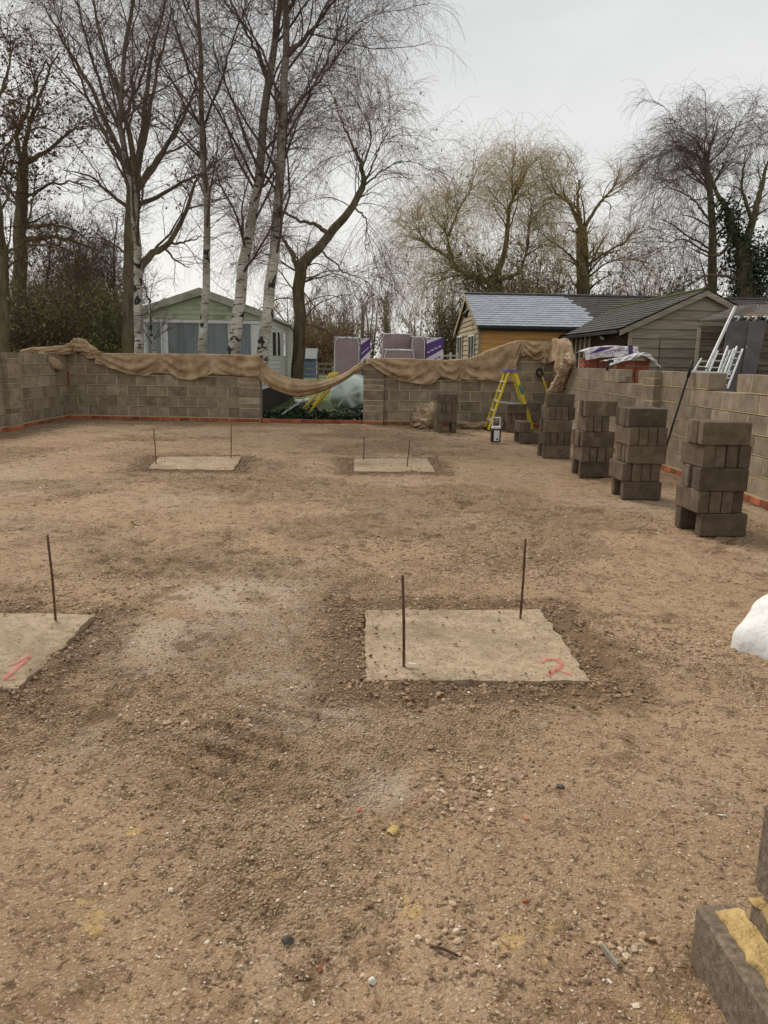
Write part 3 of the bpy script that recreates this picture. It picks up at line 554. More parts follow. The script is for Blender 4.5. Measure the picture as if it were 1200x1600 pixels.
# stub of wall in the near right corner
e0 = np.array([0.80, 1.522, 0.0]); root = empty('block_wall', 'stub of rough block wall with yellow mortar in the near right corner', 'block wall', e0, R_(2)); zt = 0.165
mbox('block', 0.10, 0.47, zt, M_['near_block'], root, (0, -0.47, 0), None, 0.008)
def slab_noise(name, x0, x1, y0, y1, z0, amp, mt, parent, n=26, h=0.02):
    u = np.linspace(0, 1, n); Ug, Vg = np.meshgrid(u, u); X = x0+(x1-x0)*Ug; Y = y0+(y1-y0)*Vg; ed = np.minimum.reduce([Ug, 1-Ug, Vg, 1-Vg])
    rag = (fbm(X*28+3, Y*28, 3)-0.5)*0.05*np.clip(1-ed*5, 0, 1); Z = z0+h*np.clip(ed*6, 0, 1)**0.5+(fbm(X*40, Y*40, 4)-0.5)*amp
    v = np.stack([X+rag, Y+rag*0.6, Z], -1).reshape(-1, 3); i = (np.arange(n-1)[:, None]*n+np.arange(n-1)[None]).ravel()
    o = link(name, mesh_np(name, v, np.stack([i, i+1, i+1+n, i+n], 1), True), mt, parent); return o
slab_noise('mortar_bed', 0.034, 0.10, -0.45, -0.02, zt-0.004, 0.014, M_['wet_mortar'], root, 40, 0.022)
mbox('block', 0.10, 0.47, 0.232, M_['near_block'], root, (0.094, -0.53, 0.0), None, 0.009)
mbox('block', 0.10, 0.47, 0.215, M_['near_block'], root, (0.098, -0.525, 0.252), None, 0.009)
slab_noise('mortar_bed', 0.09, 0.2, -0.53, -0.058, 0.228, 0.010, M_['wet_mortar'], root, 30, 0.024)
# ------------------------------------------------------------------ loose block stacks: every block is a thing
BL, BH, BT = 0.41, 0.192, 0.096
ORD = ['first', 'second', 'third', 'fourth']; LAY = ['bottom layer', 'second layer up', 'third layer up', 'fourth layer up', 'top layer']
def stack(px, py, layers, where, rot, w=BL):
    """px,py: ground pixel of the front left corner of the lowest front block; layers: list of 'A'/'B' + count"""
    c = G(px, py); group = 'loose concrete blocks in '+where; n_l = len(layers)
    for li, ly in enumerate(layers):
        kind, n = ly[0], int(ly[1]); lay = LAY[li] if li < n_l-1 or n_l < 2 else LAY[4]
        dx, dy, dr = random.uniform(-0.022, 0.022), random.uniform(-0.018, 0.018), random.uniform(-0.04, 0.04)
        if len(ly) > 2: dx += 0.03 if ly[2] == 'r' else -0.02
        for k in range(n):
            g_ = 0.0035; jit = random.uniform(-0.014, 0.014)
            if kind == 'A':
                pos = (0+jit, k*(BT+g_) if not (li == 0 and n == 2) else k*(BL-BT), 0); rz = 0
                which = '%s block from the front' % ORD[k] if n > 1 else 'single block'
                if n == 2: which = ('front block', 'back block')[k]
            else:
                pos = (k*(BT+g_+0.0035)+BT, jit, 0); rz = math.pi/2
                which = '%s block from the left' % ORD[k] if n > 1 else 'single block'
                if li == 0 and n == 2: pos = (k*(BL-BT)+BT, jit, 0); which = ('left block', 'right block')[k]
            ca, sa = math.cos(rot+dr), math.sin(rot+dr)
            X = c[0]+ca*(pos[0]+dx)-sa*(pos[1]+dy); Y = c[1]+sa*(pos[0]+dx)+ca*(pos[1]+dy)
            o = mbox('concrete_block', BL, BT, BH, M_['block_bare'], None, (X, Y, 0.0+li*(BH+0.0015)+0.001), (0, 0, rot+dr+rz), 0.007)
            tag(o, '%s, %s, in %s' % (which, lay, where), 'concrete block', group)
stack(1087, 838, ['A2', 'B4', 'A4', 'B4', 'A3'], 'the tall stack nearest the camera', R_(1.5))
stack(973, 781, ['A2', 'B4', 'A4', 'B4', 'A4'], 'the second nearest tall stack', R_(1.0))
stack(905, 746, ['A2', 'B4', 'A4', 'B3r', 'A2'], 'the third nearest tall stack', R_(1.0))
stack(850, 716, ['A2', 'B4', 'A4', 'B4r', 'A1'], 'the tall stack farthest from the camera', R_(0.5))
stack(810, 693, ['A2r', 'B2'], 'the low stack right of the white lamp', R_(2))
stack(791, 676, ['A2', 'B4', 'A2'], 'the small stack behind the low one', R_(1))
stack(681, 675, ['B2', 'A4', 'B4', 'A1'], 'the stack beside the crumpled hessian', R_(3))
# ------------------------------------------------------------------ hessian
def interp_path(pts):
    a = np.array(pts, float); o = np.argsort(a[:, 0]); a = a[o]
    def f(u):
        n = len(a); i = np.clip(np.searchsorted(a[:, 0], u)-1, 0, n-2); t = np.clip((u-a[i, 0])/(a[i+1, 0]-a[i, 0]+1e-9), 0, 1); t = t*t*(3-2*t)*0.6+t*0.4
        return a[i, 1]*(1-t)+a[i+1, 1]*t
    return f
def sheet(name, Pg, mt, label, cat='hessian', group='hessian sheets', thick=0.006, parent=None):
    n, m = Pg.shape[:2]; i = (np.arange(n-1)[:, None]*m+np.arange(m-1)[None]).ravel()
    me = mesh_np(name, Pg.reshape(-1, 3), np.stack([i, i+1, i+1+m, i+m], 1), True); fixn(me); o = link(name, me, mt, parent)
    sm = o.modifiers.new('thickness', 'SOLIDIFY'); sm.thickness = thick; sm.offset = 0
    if label: tag(o, label, cat, group)
    return o
def drape(top_px, hem_px, u_lo, u_hi, nu, nv, folds, back=0.22, seed=0, wall_th=0.215, wob=1.0):
    top = interp_path([back_u(*p) for p in top_px]); hem = interp_path([back_u(*p) for p in hem_px]); u = np.linspace(u_lo, u_hi, nu); tz, hz = top(u), hem(u)
    rows = []; nb = 8; nt = 6
    for k in range(nb): f = k/nb; rows.append(np.array([back_pt(uu, t-back*(1-f), -wall_th-0.03-0.015*math.sin(uu*9)) for uu, t in zip(u, tz)]))
    for k in range(nt): f = (k+0.5)/nt; rows.append(np.array([back_pt(uu, t+0.012+0.02*fbm(uu*5+seed, f*2, 2)*math.sin(math.pi*f), -wall_th*(1-f)+0.0) for uu, t in zip(u, tz)]))
    ctr = [back_u(*p)[0] for p in folds]
    for k in range(nv+1):
        f = k/nv; du = hz-tz; zz = tz+0.006+(du)*f
        # folds hang in swags between the gathering points
        ph = np.zeros(nu)
        for j in range(len(ctr)-1):
            a, b = ctr[j], ctr[j+1]; s = np.clip((u-a)/(b-a), 0, 1); ins = (u >= a) & (u < b); swag = 4*s*(1-s)
            ph = np.where(ins, np.sin((f*2.6-swag*1.5)*2*np.pi*0.85+j*1.3)*swag**0.5, ph)
        gather = sum(np.exp(-((u-c)/0.07)**2) for c in ctr)
        off = 0.018+f*0.035+0.034*ph*np.sqrt(f)*wob+0.035*gather*f*(0.4+f)+0.03*(fbm(u*4.0+seed+f*1.2, f*2.4+seed+u*0.5, 4)-0.5)*(0.4+f)+0.055*(1-np.abs(2*fbm(u*3.1+seed*3+f*0.8, f*1.8+u*1.3, 3)-1)*2.2)*(0.15+0.85*f)+0.010*np.sin(u*21+f*5+4*fbm(u*2, f*2, 2))*f
        off = np.maximum(off, 0.008)+0.10*np.clip((u-uL0+0.05)/0.05, 0, 1)*np.clip((uR1+0.05-u)/0.05, 0, 1)
        rows.append(np.array([back_pt(uu, zq, oo) for uu, zq, oo in zip(u, zz, off)]))
    return np.array(rows)
ztopL = [(100, 552), (150, 549), (155, 553), (260, 554), (405, 556), (409, 557)]
hemL = [(100, 562), (150, 566), (158, 570), (180, 577), (205, 585), (228, 588), (247, 583), (262, 584), (285, 593), (302, 594), (318, 590), (335, 584), (352, 586), (375, 588), (408, 589)]
g = drape(ztopL, hemL, back_u(152, 560)[0], back_u(407.5, 560)[0], 300, 36, [(152, 560), (250, 560), (333, 560), (440, 560)], seed=3)
sheet('hessian_sheet', g, M_['hessian'], 'brown hessian hanging in swags over the back wall left of the gap')
# the length that sags across the gap
def sag(top_px, bot_px, n, m):
    tp = smooth_path([P(a, b, 16.72+dy) for a, b, dy in top_px], n); bt = smooth_path([P(a, b, 16.72+dy) for a, b, dy in bot_px], n); out = []
    for k in range(m):
        f = k/(m-1); s = np.linspace(0, 1, n)
        belly = np.sin(math.pi*f)*0.16*np.sin(math.pi*s)**0.7
        fold = 0.034*np.abs(np.sin(f*9+s*3+2*fbm(s*4, f*2, 2)))*np.sin(math.pi*s)**0.5+0.03*(fbm(s*9, f*6+2, 4)-0.5)
        p = tp*(1-f)+bt*f; p = p.copy(); p[:, 1] -= belly+fold; out.append(p)
    return np.array(out)
g = sag([(405, 557, -0.03), (420, 573, 0.05), (440, 586, 0.1), (465, 592, 0.12), (492, 594, 0.12), (520, 590, 0.1), (545, 579, 0.06), (562, 567, 0.02), (590, 559, -0.06)],
        [(404, 590, -0.08), (418, 603, 0.0), (440, 613, 0.05), (465, 620, 0.08), (490, 616, 0.1), (515, 607, 0.08), (540, 594, 0.05), (560, 581, 0.0), (590, 571, -0.1)], 90, 30)
sheet('hessian_sheet', g, M_['hessian'], 'brown hessian sagging across the open gap in the back wall')
topR = [(560, 562), (600, 561), (640, 562), (700, 564), (730, 562), (748, 556), (765, 548), (785, 541), (800, 536), (812, 533), (840, 535), (872, 537)]
hemR = [(560, 566), (575, 569), (590, 578), (605, 587), (625, 595), (645, 599), (668, 602), (678, 598), (686, 590), (700, 591), (714, 597), (722, 593), (732, 595), (760, 595), (785, 598), (800, 597), (806, 578), (812, 558), (822, 555), (835, 562), (848, 568), (858, 569), (866, 560), (872, 562)]
g = drape(topR, hemR, back_u(572, 560)[0], back_u(806, 560)[0], 300, 36, [(572, 560), (684, 560), (722, 560), (803, 560), (900, 560)], seed=8, wob=1.2)
sheet('hessian_sheet', g, M_['hessian'], 'brown hessian draped on the back wall between the gap and the stepladder')
def lump(name, path, rad, label, mt, seed, ridges=4, n=110, m=64, amp=0.34, flat=1.0, group='hessian sheets'):
    p = smooth_path(path, n); r = smooth_path(np.array(rad, float)[:, None], n)[:, 0]; T = np.gradient(p, axis=0); T /= np.linalg.norm(T, axis=1, keepdims=True)
    A = np.cross(T, np.array([0, 0, 1.0])); A /= np.linalg.norm(A, axis=1, keepdims=True)+1e-9; B = np.cross(T, A); th = np.linspace(0, 2*np.pi, m, endpoint=False); s = np.linspace(0, 1, n)
    S2, T2 = np.meshgrid(s, th, indexing='ij'); c, sn = np.cos(T2), np.sin(T2)
    fold = np.abs(np.sin(T2*ridges/2+S2*9+2.5*fbm(S2*7+seed, c*1.5+seed, 3)*3))
    big = fbm(S2*6+seed, sn*1.2+seed*2, 3)
    rr = r[:, None]*(1-amp*0.6+amp*fold+amp*1.2*(big-0.5)+0.30*(1-np.abs(2*fbm(S2*14+seed, c*2.5+sn*2+seed, 3)-1)*2)+0.18*(fbm(S2*26+seed, c*4+sn*3, 3)-0.5))
    Vv = p[:, None]+rr[..., None]*(A[:, None]*c[..., None]*flat+B[:, None]*sn[..., None])
    i = np.arange(n-1)[:, None]*m; k = np.arange(m)[None]; k2 = (k+1) % m
    F = np.stack([i+k, i+k2, i+m+k2, i+m+k], -1).reshape(-1, 4); caps = [np.arange(m)[::-1][None], ((n-1)*m+np.arange(m))[None]]
    me = mesh_np(name, Vv.reshape(-1, 3), [F]+caps, True); fixn(me); o = link(name, me, mt)
    if label: tag(o, label, 'hessian', group)
    return o
BP = lambda px, py, off=0.0: back_pt(*back_u(px, py), off)
# corner cloth over the raised right end: grid over wall corner
g = drape(topR, hemR, back_u(799, 560)[0], BLEN-0.02, 120, 36, [(799, 560), (815, 560), (850, 560), (880, 560)], seed=15, wob=1.5)
cs = sheet('hessian_sheet', g, M_['hessian'], 'brown hessian bunched over the raised corner of the block wall', group='hessian sheets')
def side_cloth():
    rows = []; Y = np.linspace(16.6, 15.5, 60); zt = np.interp(Y, [15.5, 15.62, 15.85, 16.1, 16.6], [1.42, 1.56, 1.80, 1.90, 1.92]); zb = np.interp(Y, [15.5, 15.6, 15.75, 15.95, 16.25, 16.6], [1.32, 1.12, 1.22, 1.50, 1.42, 1.52])
    for k in range(6): f = k/6; rows.append(np.stack([np.full(60, RX+0.235), Y, zt-0.2*(1-f)], 1))
    for k in range(6): f = k/5; rows.append(np.stack([np.full(60, RX+0.22*(1-f)), Y, zt+0.018+0.03*np.sin(Y*9+f*3)*math.sin(math.pi*f)], 1))
    for k in range(26):
        f = k/25; off = 0.03+0.05*f+0.035*np.sin(Y*11+f*3+2*np.sin(Y*4))*(0.3+f)+0.03*(fbm(Y*5, f*3+Y*0, 3)-0.5); rows.append(np.stack([RX-np.maximum(off, 0.012), Y, zt+(zb-zt)*f], 1))
    return np.array(rows)
sheet('hessian_sheet', side_cloth(), M_['hessian'], 'brown hessian hanging from the end of the right wall at the corner')
lump('hessian_tail', [PX(896, 566, RX-0.06), PX(889, 560, RX-0.09), PX(884, 574, RX-0.11), PX(876, 592, RX-0.12), PX(866, 610, RX-0.16), PX(858, 628, RX-0.2), PX(852, 650, RX-0.25)], [0.05, 0.085, 0.08, 0.085, 0.10, 0.09, 0.08], 'twisted tail of hessian hanging down behind the farthest tall block stack', M_['hessian_dry'], 5, 5)
lump('hessian_tail', [G(780, 671)+[0, 0, .05], G(800, 668)+[0, 0, .06], G(820, 664)+[0, 0, 0.16], G(838, 650)+[-0.1, -1.6, 0.36], PX(852, 642, RX-0.35)], [0.04, 0.07, 0.06, 0.06, 0.05], 'pale hessian strip trailing from the corner down past the stepladder foot', M_['hessian_dry'], 12, 4)
lump('hessian_roll', [BP(70, 551, 0.0)+[0.06, -1.3, 0], BP(82, 551, 0)+[0.0, -0.9, 0.02], BP(95, 549, 0)+[0.05, -0.45, 0.0], BP(110, 545, -0.05), BP(123, 541, -0.05), BP(134, 547, 0.0), BP(146, 552, 0.02), BP(158, 556, -0.02)], [0.03, 0.06, 0.075, 0.10, 0.125, 0.10, 0.10, 0.05], 'bunched roll of hessian on top of the back left corner', M_['hessian'], 21, 7, 180, 72, 0.5)
lump('hessian_flap', [BP(84, 553, 0.0)+[0.08, -1.0, 0], BP(90, 562, 0.0)+[0.16, -0.9, 0], BP(97, 572, 0)+[0.2, -0.6, 0], BP(95, 580, 0)+[0.2, -0.6, 0]], [0.06, 0.09, 0.08, 0.03], 'loose flap of hessian hanging down the left wall by the corner', M_['hessian'], 4, 3, amp=0.25, flat=0.5)
lump('crumpled_hessian', [G(648, 664)+[0, 0, .05], G(657, 668)+[0, 0, 0.1], G(667, 668)+[0, 0.1, 0.2], G(676, 670)+[0, 0.1, 0.17], G(684, 671)+[0, 0.1, 0.1]], [0.06, 0.15, 0.22, 0.2, 0.1], 'crumpled heap of pale hessian at the foot of the back wall', M_['hessian_dry'], 33, 9, 110, 72, 0.6)
lump('hessian_roll', [G(713, 667)+[0, 0, .08], G(728, 669)+[0, 0, .07], G(742, 670)+[0, 0, 0.05], G(758, 669)+[0, 0, .06], G(776, 668)+[0, 0, .08], G(790, 670)+[0, 0, .12]], [0.04, 0.06, 0.05, 0.07, 0.09, 0.11], 'pale rolled hessian lying along the ground under the stepladder', M_['hessian_dry'], 17, 5)
# ------------------------------------------------------------------ stepladder, lamp, pole, spade, bag, glove
def bar(name, a, b, wx, wy, mt, parent, org):
    a = np.array(a, float)-org; b = np.array(b, float)-org; d = b-a; L_ = np.linalg.norm(d); d /= L_; up = np.array([0, 1.0, 0]) if abs(d[1]) < 0.9 else np.array([1.0, 0, 0])
    s = np.cross(d, up); s /= np.linalg.norm(s); u = np.cross(s, d); v = []
    for e in (a, b):
        for (i, j) in ((-1, -1), (1, -1), (1, 1), (-1, 1)): v.append(e+s*i*wx/2+u*j*wy/2)
    me = mesh_np(name, np.array(v), CUBE_F); fixn(me); return link(name, me, mt, parent)
ap = P(797, 579, 15.75); gl = G(768, 671); gr = G(829, 672); org = np.array([ap[0], ap[1], 0]); Yf = 15.55
lad = empty('stepladder', 'yellow stepladder standing open against the back wall', 'stepladder', org)
zt = ap[2]; xl, xr = ap[0]-0.46, ap[0]+0.46
Lf = lambda dx, y, z: np.array([ap[0]+dx, y, z])
for y, sp in ((Yf, 0.0), (Yf+0.42, 0.0)):
    bar('front_rail', Lf(-0.44, y-(0.03 if y == Yf else -0.03), 0.02), Lf(-0.07, y, zt-0.03), 0.035, 0.075, M_['yellow'], lad, org)
    bar('rear_rail', Lf(0.50, y, 0.02), Lf(0.07, y, zt-0.03), 0.075 if y == Yf else 0.04, 0.03, M_['yellow'], lad, org)
for k in range(1, 6):
    f = k/6; bar('tread', Lf(-0.44+0.37*f, Yf, 0.02+(zt-0.05)*f), Lf(-0.44+0.37*f, Yf+0.42, 0.02+(zt-0.05)*f), 0.028, 0.085, M_['alu'], lad, org)
for f in (0.2, 0.5, 0.8): bar('rear_brace', Lf(0.50-0.43*f, Yf, 0.02+zt*f), Lf(0.50-0.43*f, Yf+0.42, 0.02+zt*f), 0.03, 0.02, M_['alu'], lad, org)
bar('top_cap', Lf(0, Yf-0.05, zt), Lf(0, Yf+0.47, zt), 0.06, 0.24, M_['purple_cap'], lad, org)
for y in (Yf, Yf+0.42): bar('spreader', Lf(-0.27, y, 0.60), Lf(0.30, y, 0.56), 0.02, 0.012, M_['alu'], lad, org)
for (dx, y) in ((-0.44, Yf), (-0.44, Yf+0.42), (0.5, Yf), (0.5, Yf+0.42)): bar('foot', Lf(dx, y-0.03, 0.02), Lf(dx, y+0.05, 0.02), 0.04, 0.07, M_['blackp'], lad, org)
bar('sticker', Lf(0.165, Yf-0.019, zt-0.29), Lf(0.245, Yf-0.019, zt-0.48), 0.055, 0.004, M_['green_tag'], lad, org)
o0 = G(775, 692); lm = empty('site_lamp', 'small white and black box lamp with upright handle on the dirt', 'lamp', o0, R_(3))
mbox('body', 0.17, 0.10, 0.24, M_['blackp'], lm, (-0.085, 0, 0.004), b=0.015); mbox('front_panel', 0.10, 0.012, 0.19, M_['white'], lm, (-0.045, -0.0125, 0.03), b=0.005)
mbox('top_shell', 0.165, 0.095, 0.05, M_['white'], lm, (-0.0825, 0.002, 0.246), b=0.012); mbox('button', 0.03, 0.006, 0.03, M_['blackp'], lm, (0.0, -0.0195, 0.05), b=0.001)
for s in (-1, 1): mbox('handle_post', 0.016, 0.016, 0.19, M_['white'], lm, (s*0.068-0.008, 0.04, 0.245), b=0.002)
mbox('handle', 0.155, 0.02, 0.02, M_['white'], lm, (-0.0775, 0.038, 0.437), b=0.004)
pb = PX(1044, 690, RX-0.30); pb = G(1026, 745); ptop = PX(1083, 563, RX-0.02)
pts = smooth_path([[pb[0], pb[1], 0.0], (np.array([pb[0], pb[1], 0])+ptop)/2, ptop], 6)
pol = empty('black_pole', 'thin black pole leaning against the right block wall', 'pole', (pb[0], pb[1], 0)); link('shaft', tube_mesh('shaft', pts-np.array([pb[0], pb[1], 0]), 0.013, 8), M_['blackp'], pol)
link('grip', tube_mesh('grip', np.array([pts[-1]*0.86+pts[0]*0.14, pts[-1]*1.0])-np.array([pb[0], pb[1], 0]), 0.02, 8), M_['blackp'], pol)
sp0 = BP(850, 640, 0.25); sp = empty('spade', 'spade with yellow shaft and black grip standing in the far right corner', 'spade', (sp0[0], sp0[1], 0)); so_ = np.array([sp0[0], sp0[1], 0])
hp = [BP(853, 622, 0.22), BP(851, 608, 0.2), BP(848, 596, 0.16), BP(845, 586, 0.12)]
link('shaft', tube_mesh('shaft', smooth_path(hp, 10)-so_, 0.02, 8), M_['yellow'], sp)
link('grip', tube_mesh('grip', smooth_path([BP(846, 588, 0.12), BP(839, 587, 0.12), BP(838, 579, 0.10), BP(844, 577, 0.1), BP(846, 587, 0.12)], 14)-so_, 0.028, 8), M_['blackp'], sp)
bar('blade', BP(853, 622, 0.22), BP(855, 662, 0.24), 0.18, 0.02, M_['rust'], sp, so_)
# white bag, cut by the right edge
def bag():
    c = G(1322, 1012); n, m = 50, 72; u = np.linspace(0, np.pi/2, n); v = np.linspace(0, 2*np.pi, m, endpoint=False); Ug, Vg = np.meshgrid(u, v, indexing='ij')
    rx, ry, h = 0.60, 0.70, 0.21
    ca_, sa_ = np.cos(Vg), np.sin(Vg); dia = (np.abs(ca_)**1.12+np.abs(sa_)**1.12)**(-1/1.12)      # a slumped, cornered outline
    wr_ = dia*(1+0.10*(fbm(ca_*2+5, sa_*2+Ug, 3)-0.5)); prof = np.cos(Ug)**0.5
    X = rx*prof*ca_*wr_; Y = ry*prof*sa_*wr_; cr = fbm(X*5+Y*2, Y*7-X*3, 4); Z = h*np.sin(Ug)**0.75*(0.75+0.5*fbm(X*3+1, Y*3, 2))+0.045*(cr-0.5)*np.sin(Ug)-0.02*np.clip(1-np.abs(cr-0.5)/0.04, 0, 1)*np.sin(Ug)
    Vv = np.stack([X, Y, Z-0.02], -1).reshape(-1, 3); i = np.arange(n-1)[:, None]*m; k = np.arange(m)[None]; k2 = (k+1) % m
    me = mesh_np('builders_bag', Vv, [np.stack([i+k, i+k2, i+m+k2, i+m+k], -1).reshape(-1, 4), ((n-1)*m+np.arange(m))[None]], True); fixn(me)
    tag(link('builders_bag', me, M_['bag'], None, c), 'white woven builders bag lying at the right edge', 'bag')
bag()
gl0 = PX(953, 566, RX)
gv = empty('work_glove', 'black glove hanging over the top of the right wall', 'glove', gl0)
link('palm', tube_mesh('palm', smooth_path([[0.06, 0, 0.012], [0.01, 0.0, 0.022], [-0.02, 0, 0.0], [-0.022, 0.01, -0.05]], 8), [0.018, 0.025, 0.028, 0.03, 0.028, 0.026, 0.022, 0.015], 8), M_['blackp'], gv)
for k in range(4): link('finger', tube_mesh('finger', [[-0.022, 0.02+k*0.02-0.03, -0.04], [-0.024, 0.04+k*0.025-0.03, -0.13-0.01*(k % 2)]], [0.011, 0.008], 6), M_['blackp'], gv)
# ------------------------------------------------------------------ small debris on the ground
def rock(name, px, py, size, mt, label, cat, sq=(1, 0.8, 0.6), seed=0):
    c = G(px, py); r2 = np.random.default_rng(seed+5); bm = bmesh.new(); bmesh.ops.create_icosphere(bm, subdivisions=2, radius=0.5)
    d = r2.normal(size=(5, 3)); d /= np.linalg.norm(d, axis=1, keepdims=True)
    for v in bm.verts:
        p = np.array(v.co)
        for q in d:
            e = p@q
            if e > 0.30: p = p-q*(e-0.30)
        v.co = p*np.array(sq)*size*(1+0.04*r2.normal())
    me = bpy.data.meshes.new(name); bm.to_mesh(me); bm.free()
    tag(link(name, me, mt, None, (c[0], c[1], float(gz(np.array([c[0]]), np.array([c[1]]))[0])+0.18*size*sq[2]), (0, 0, seed*1.3)), label, cat)
M_['flint'] = mat('pale_flint', (0.45, 0.41, 0.34), (0.68, 0.65, 0.58), 20, 0.7); M_['sandlump'] = mat('sand_lump', (0.44, 0.30, 0.10), (0.58, 0.42, 0.17), 18, 0.95, bump=1.0, bscale=60)
M_['darkstone'] = mat('dark_stone', (0.045, 0.04, 0.033), (0.11, 0.095, 0.078), 20, 0.85); M_['tanstone'] = mat('tan_stone', (0.32, 0.24, 0.15), (0.46, 0.36, 0.24), 18, 0.85)
rock('sand_lump', 613, 1303, 0.05, M_['sandlump'], 'flat yellow lump of dried mortar on the bare ground', 'mortar lump', (1, 0.8, 0.45), 1)
rock('flint', 582, 1535, 0.026, M_['flint'], 'whitish flint with a dark side at the bottom of the frame', 'stone', (0.8, 0.8, 0.9), 2)
rock('stone', 917, 1531, 0.027, M_['tanstone'], 'angular tan stone near the bottom right, left of the white shard', 'stone', (0.9, 0.8, 0.9), 3)
rock('white_shard', 953, 1532, 0.020, M_['flint'], 'small bright white shard below the wood splinter', 'shard', (0.9, 0.5, 0.3), 4)
rock('stone', 450, 1470, 0.036, M_['darkstone'], 'dark greenish lump alone on the lower left ground', 'stone', (1, 0.8, 0.6), 5)
rock('stone', 875, 1233, 0.036, M_['darkstone'], 'dark square stone right of the cluster of pebbles', 'stone', (1, 0.8, 0.6), 6)
rock('stone', 741, 1246, 0.034, M_['tanstone'], 'rounded pebble in the middle of the cluster of pebbles', 'stone', (1, 0.8, 0.7), 7)
rock('brick_chip', 561, 1267, 0.022, M_['pink_tile'], 'orange pink chip above the yellow mortar lump', 'brick chip', (1, 0.7, 0.5), 8)
rock('brick_chip', 822, 1281, 0.022, M_['pink_tile'], 'orange red chip right of the cluster of pebbles', 'brick chip', (1, 0.7, 0.5), 9)
rock('brick_chip', 820, 1412, 0.024, M_['redtile'], 'dull red brick chip on the lower right ground', 'brick chip', (1, 0.7, 0.5), 10)
rock('brick_chip', 499, 1512, 0.022, M_['redtile'], 'dull red brick chip on the lower left ground', 'brick chip', (1, 0.7, 0.5), 11)
rock('white_flake', 1129, 1277, 0.030, M_['flint'], 'long white flake on the ground above the wall stub', 'flake', (1.3, 0.35, 0.2), 12)
rock('soil_clod', 813, 996, 0.05, M_['darkstone'], 'dark clod of soil on the pad painted 2', 'soil clod', (0.9, 0.8, 0.6), 13)
rock('soil_clod', 28, 1052, 0.04, M_['darkstone'], 'grey brown clod beside the pink 1', 'soil clod', (0.9, 0.8, 0.7), 14)
c = G(950, 1500); so_ = np.array([c[0], c[1], 0.0]); sp_ = bar('wood_splinter', c+[-0.006, 0.03, 0.012], c+[0.012, -0.035, 0.014], 0.016, 0.007, M_['fence'], None, so_); sp_.location = so_; tag(sp_, 'grey wood splinter pointing at the white shard', 'splinter')
c = G(692, 1492); so_ = np.array([c[0], c[1], 0.0]); tw_ = link('twig', tube_mesh('twig', smooth_path([[-0.03, 0.02, 0.008], [0.0, 0.004, 0.014], [0.035, -0.012, 0.008]], 6), 0.0035, 6), M_['rust'], None, so_); tag(tw_, 'short dark twig on the ground right of the flint', 'twig')
c = G(642, 1040, 0.02); v = np.array([[-.03, 0, .006], [-.012, .012, .01], [.012, .010, .014], [.03, .002, .008], [.012, -.010, .008], [-.012, -.008, .012]])
lf = link('dead_leaf', mesh_np('dead_leaf', v, np.array([[0, 1, 2, 3, 4, 5]])), M_['flint'], None, c); tag(lf, 'pale curled leaf at the foot of the front rod', 'leaf')
sm = lf.modifiers.new('thickness', 'SOLIDIFY'); sm.thickness = 0.002
# soil crumbs on top of the pads
xs = []; ys = []
for pd, n in zip(PADS, (60, 90, 40, 30)):
    c = np.array(pd); a, b = rng.random(n)[:, None], rng.random(n)[:, None]; e = rng.random(n) < 0.6; a[e] = np.clip(np.abs(rng.normal(0, 0.08, (e.sum(), 1))), 0, 1); sw = rng.random(n) < 0.5; a[sw], b[sw] = b[sw].copy(), a[sw].copy(); fl = rng.random(n) < 0.4; b[fl] = 1-b[fl]
    p = c[3]*(1-a)*(1-b)+c[2]*a*(1-b)+c[1]*a*b+c[0]*(1-a)*b; xs.append(p[:, 0]); ys.append(p[:, 1])
xs = np.concatenate(xs); ys = np.concatenate(ys)
tag(scatter('pad_crumbs', xs, ys, 0.008+0.014*rng.random(len(xs))**2, rng.random(len(xs)), ICO, ICOF, M_['clods'], 0.7, zf=lambda a, b: np.full(len(a), 0.018)), 'small crumbs of soil strewn on the concrete pads', 'soil', kind='stuff')
# ------------------------------------------------------------------ background: things beyond the walls
def poly_prism(name, pts, d, mt, parent):
    """pts: planar ring (n,3); d: extrusion vector"""
    p = np.array(pts, float); n = len(p); v = np.vstack([p, p+np.array(d)]); i = np.arange(n); k = (i+1) % n
    me = mesh_np(name, v, [np.stack([i, k, k+n, i+n], 1), i[::-1][None], (i+n)[None]]); fixn(me); return link(name, me, mt, parent)
def boxo(name, x0, x1, y0, y1, z0, z1, mt, parent, org=(0, 0, 0), b=0.004):
    return mbox(name, x1-x0, y1-y0, z1-z0, mt, parent, (x0-org[0], y0-org[1], z0-org[2]), b=min(b, 0.2*min(x1-x0, y1-y0, z1-z0)))
# --- static caravan
cy = 21.0; ex0, ex1 = P(222, 480, cy)[0], P(406, 490, cy)[0]; ze = P(406, 489, cy)[2]; apx = P(306, 455, cy); xm = (ex0+ex1)/2; zr = apx[2]; clen = 9.6
og = np.array([xm, cy, 0]); car = empty('static_caravan', 'pale green and cream static caravan behind the birches', 'caravan', og)
zf = 0.55; wt = P(306, 505, cy)[2]; wb = P(306, 575, cy)[2]
T_ = lambda a: [np.array(q)-og for q in a]
poly_prism('end_wall', T_([(ex0, cy, zf), (ex1, cy, zf), (ex1, cy, ze), (xm, cy, zr), (ex0, cy, ze)]), (0, 0.06, 0), M_['caravan_g'], car)
boxo('side_wall', ex1-0.06, ex1, cy+0.062, cy+clen, zf, ze, M_['caravan_w'], car, og); boxo('side_wall', ex0, ex0+0.06, cy+0.062, cy+clen, zf, ze, M_['caravan_w'], car, og)
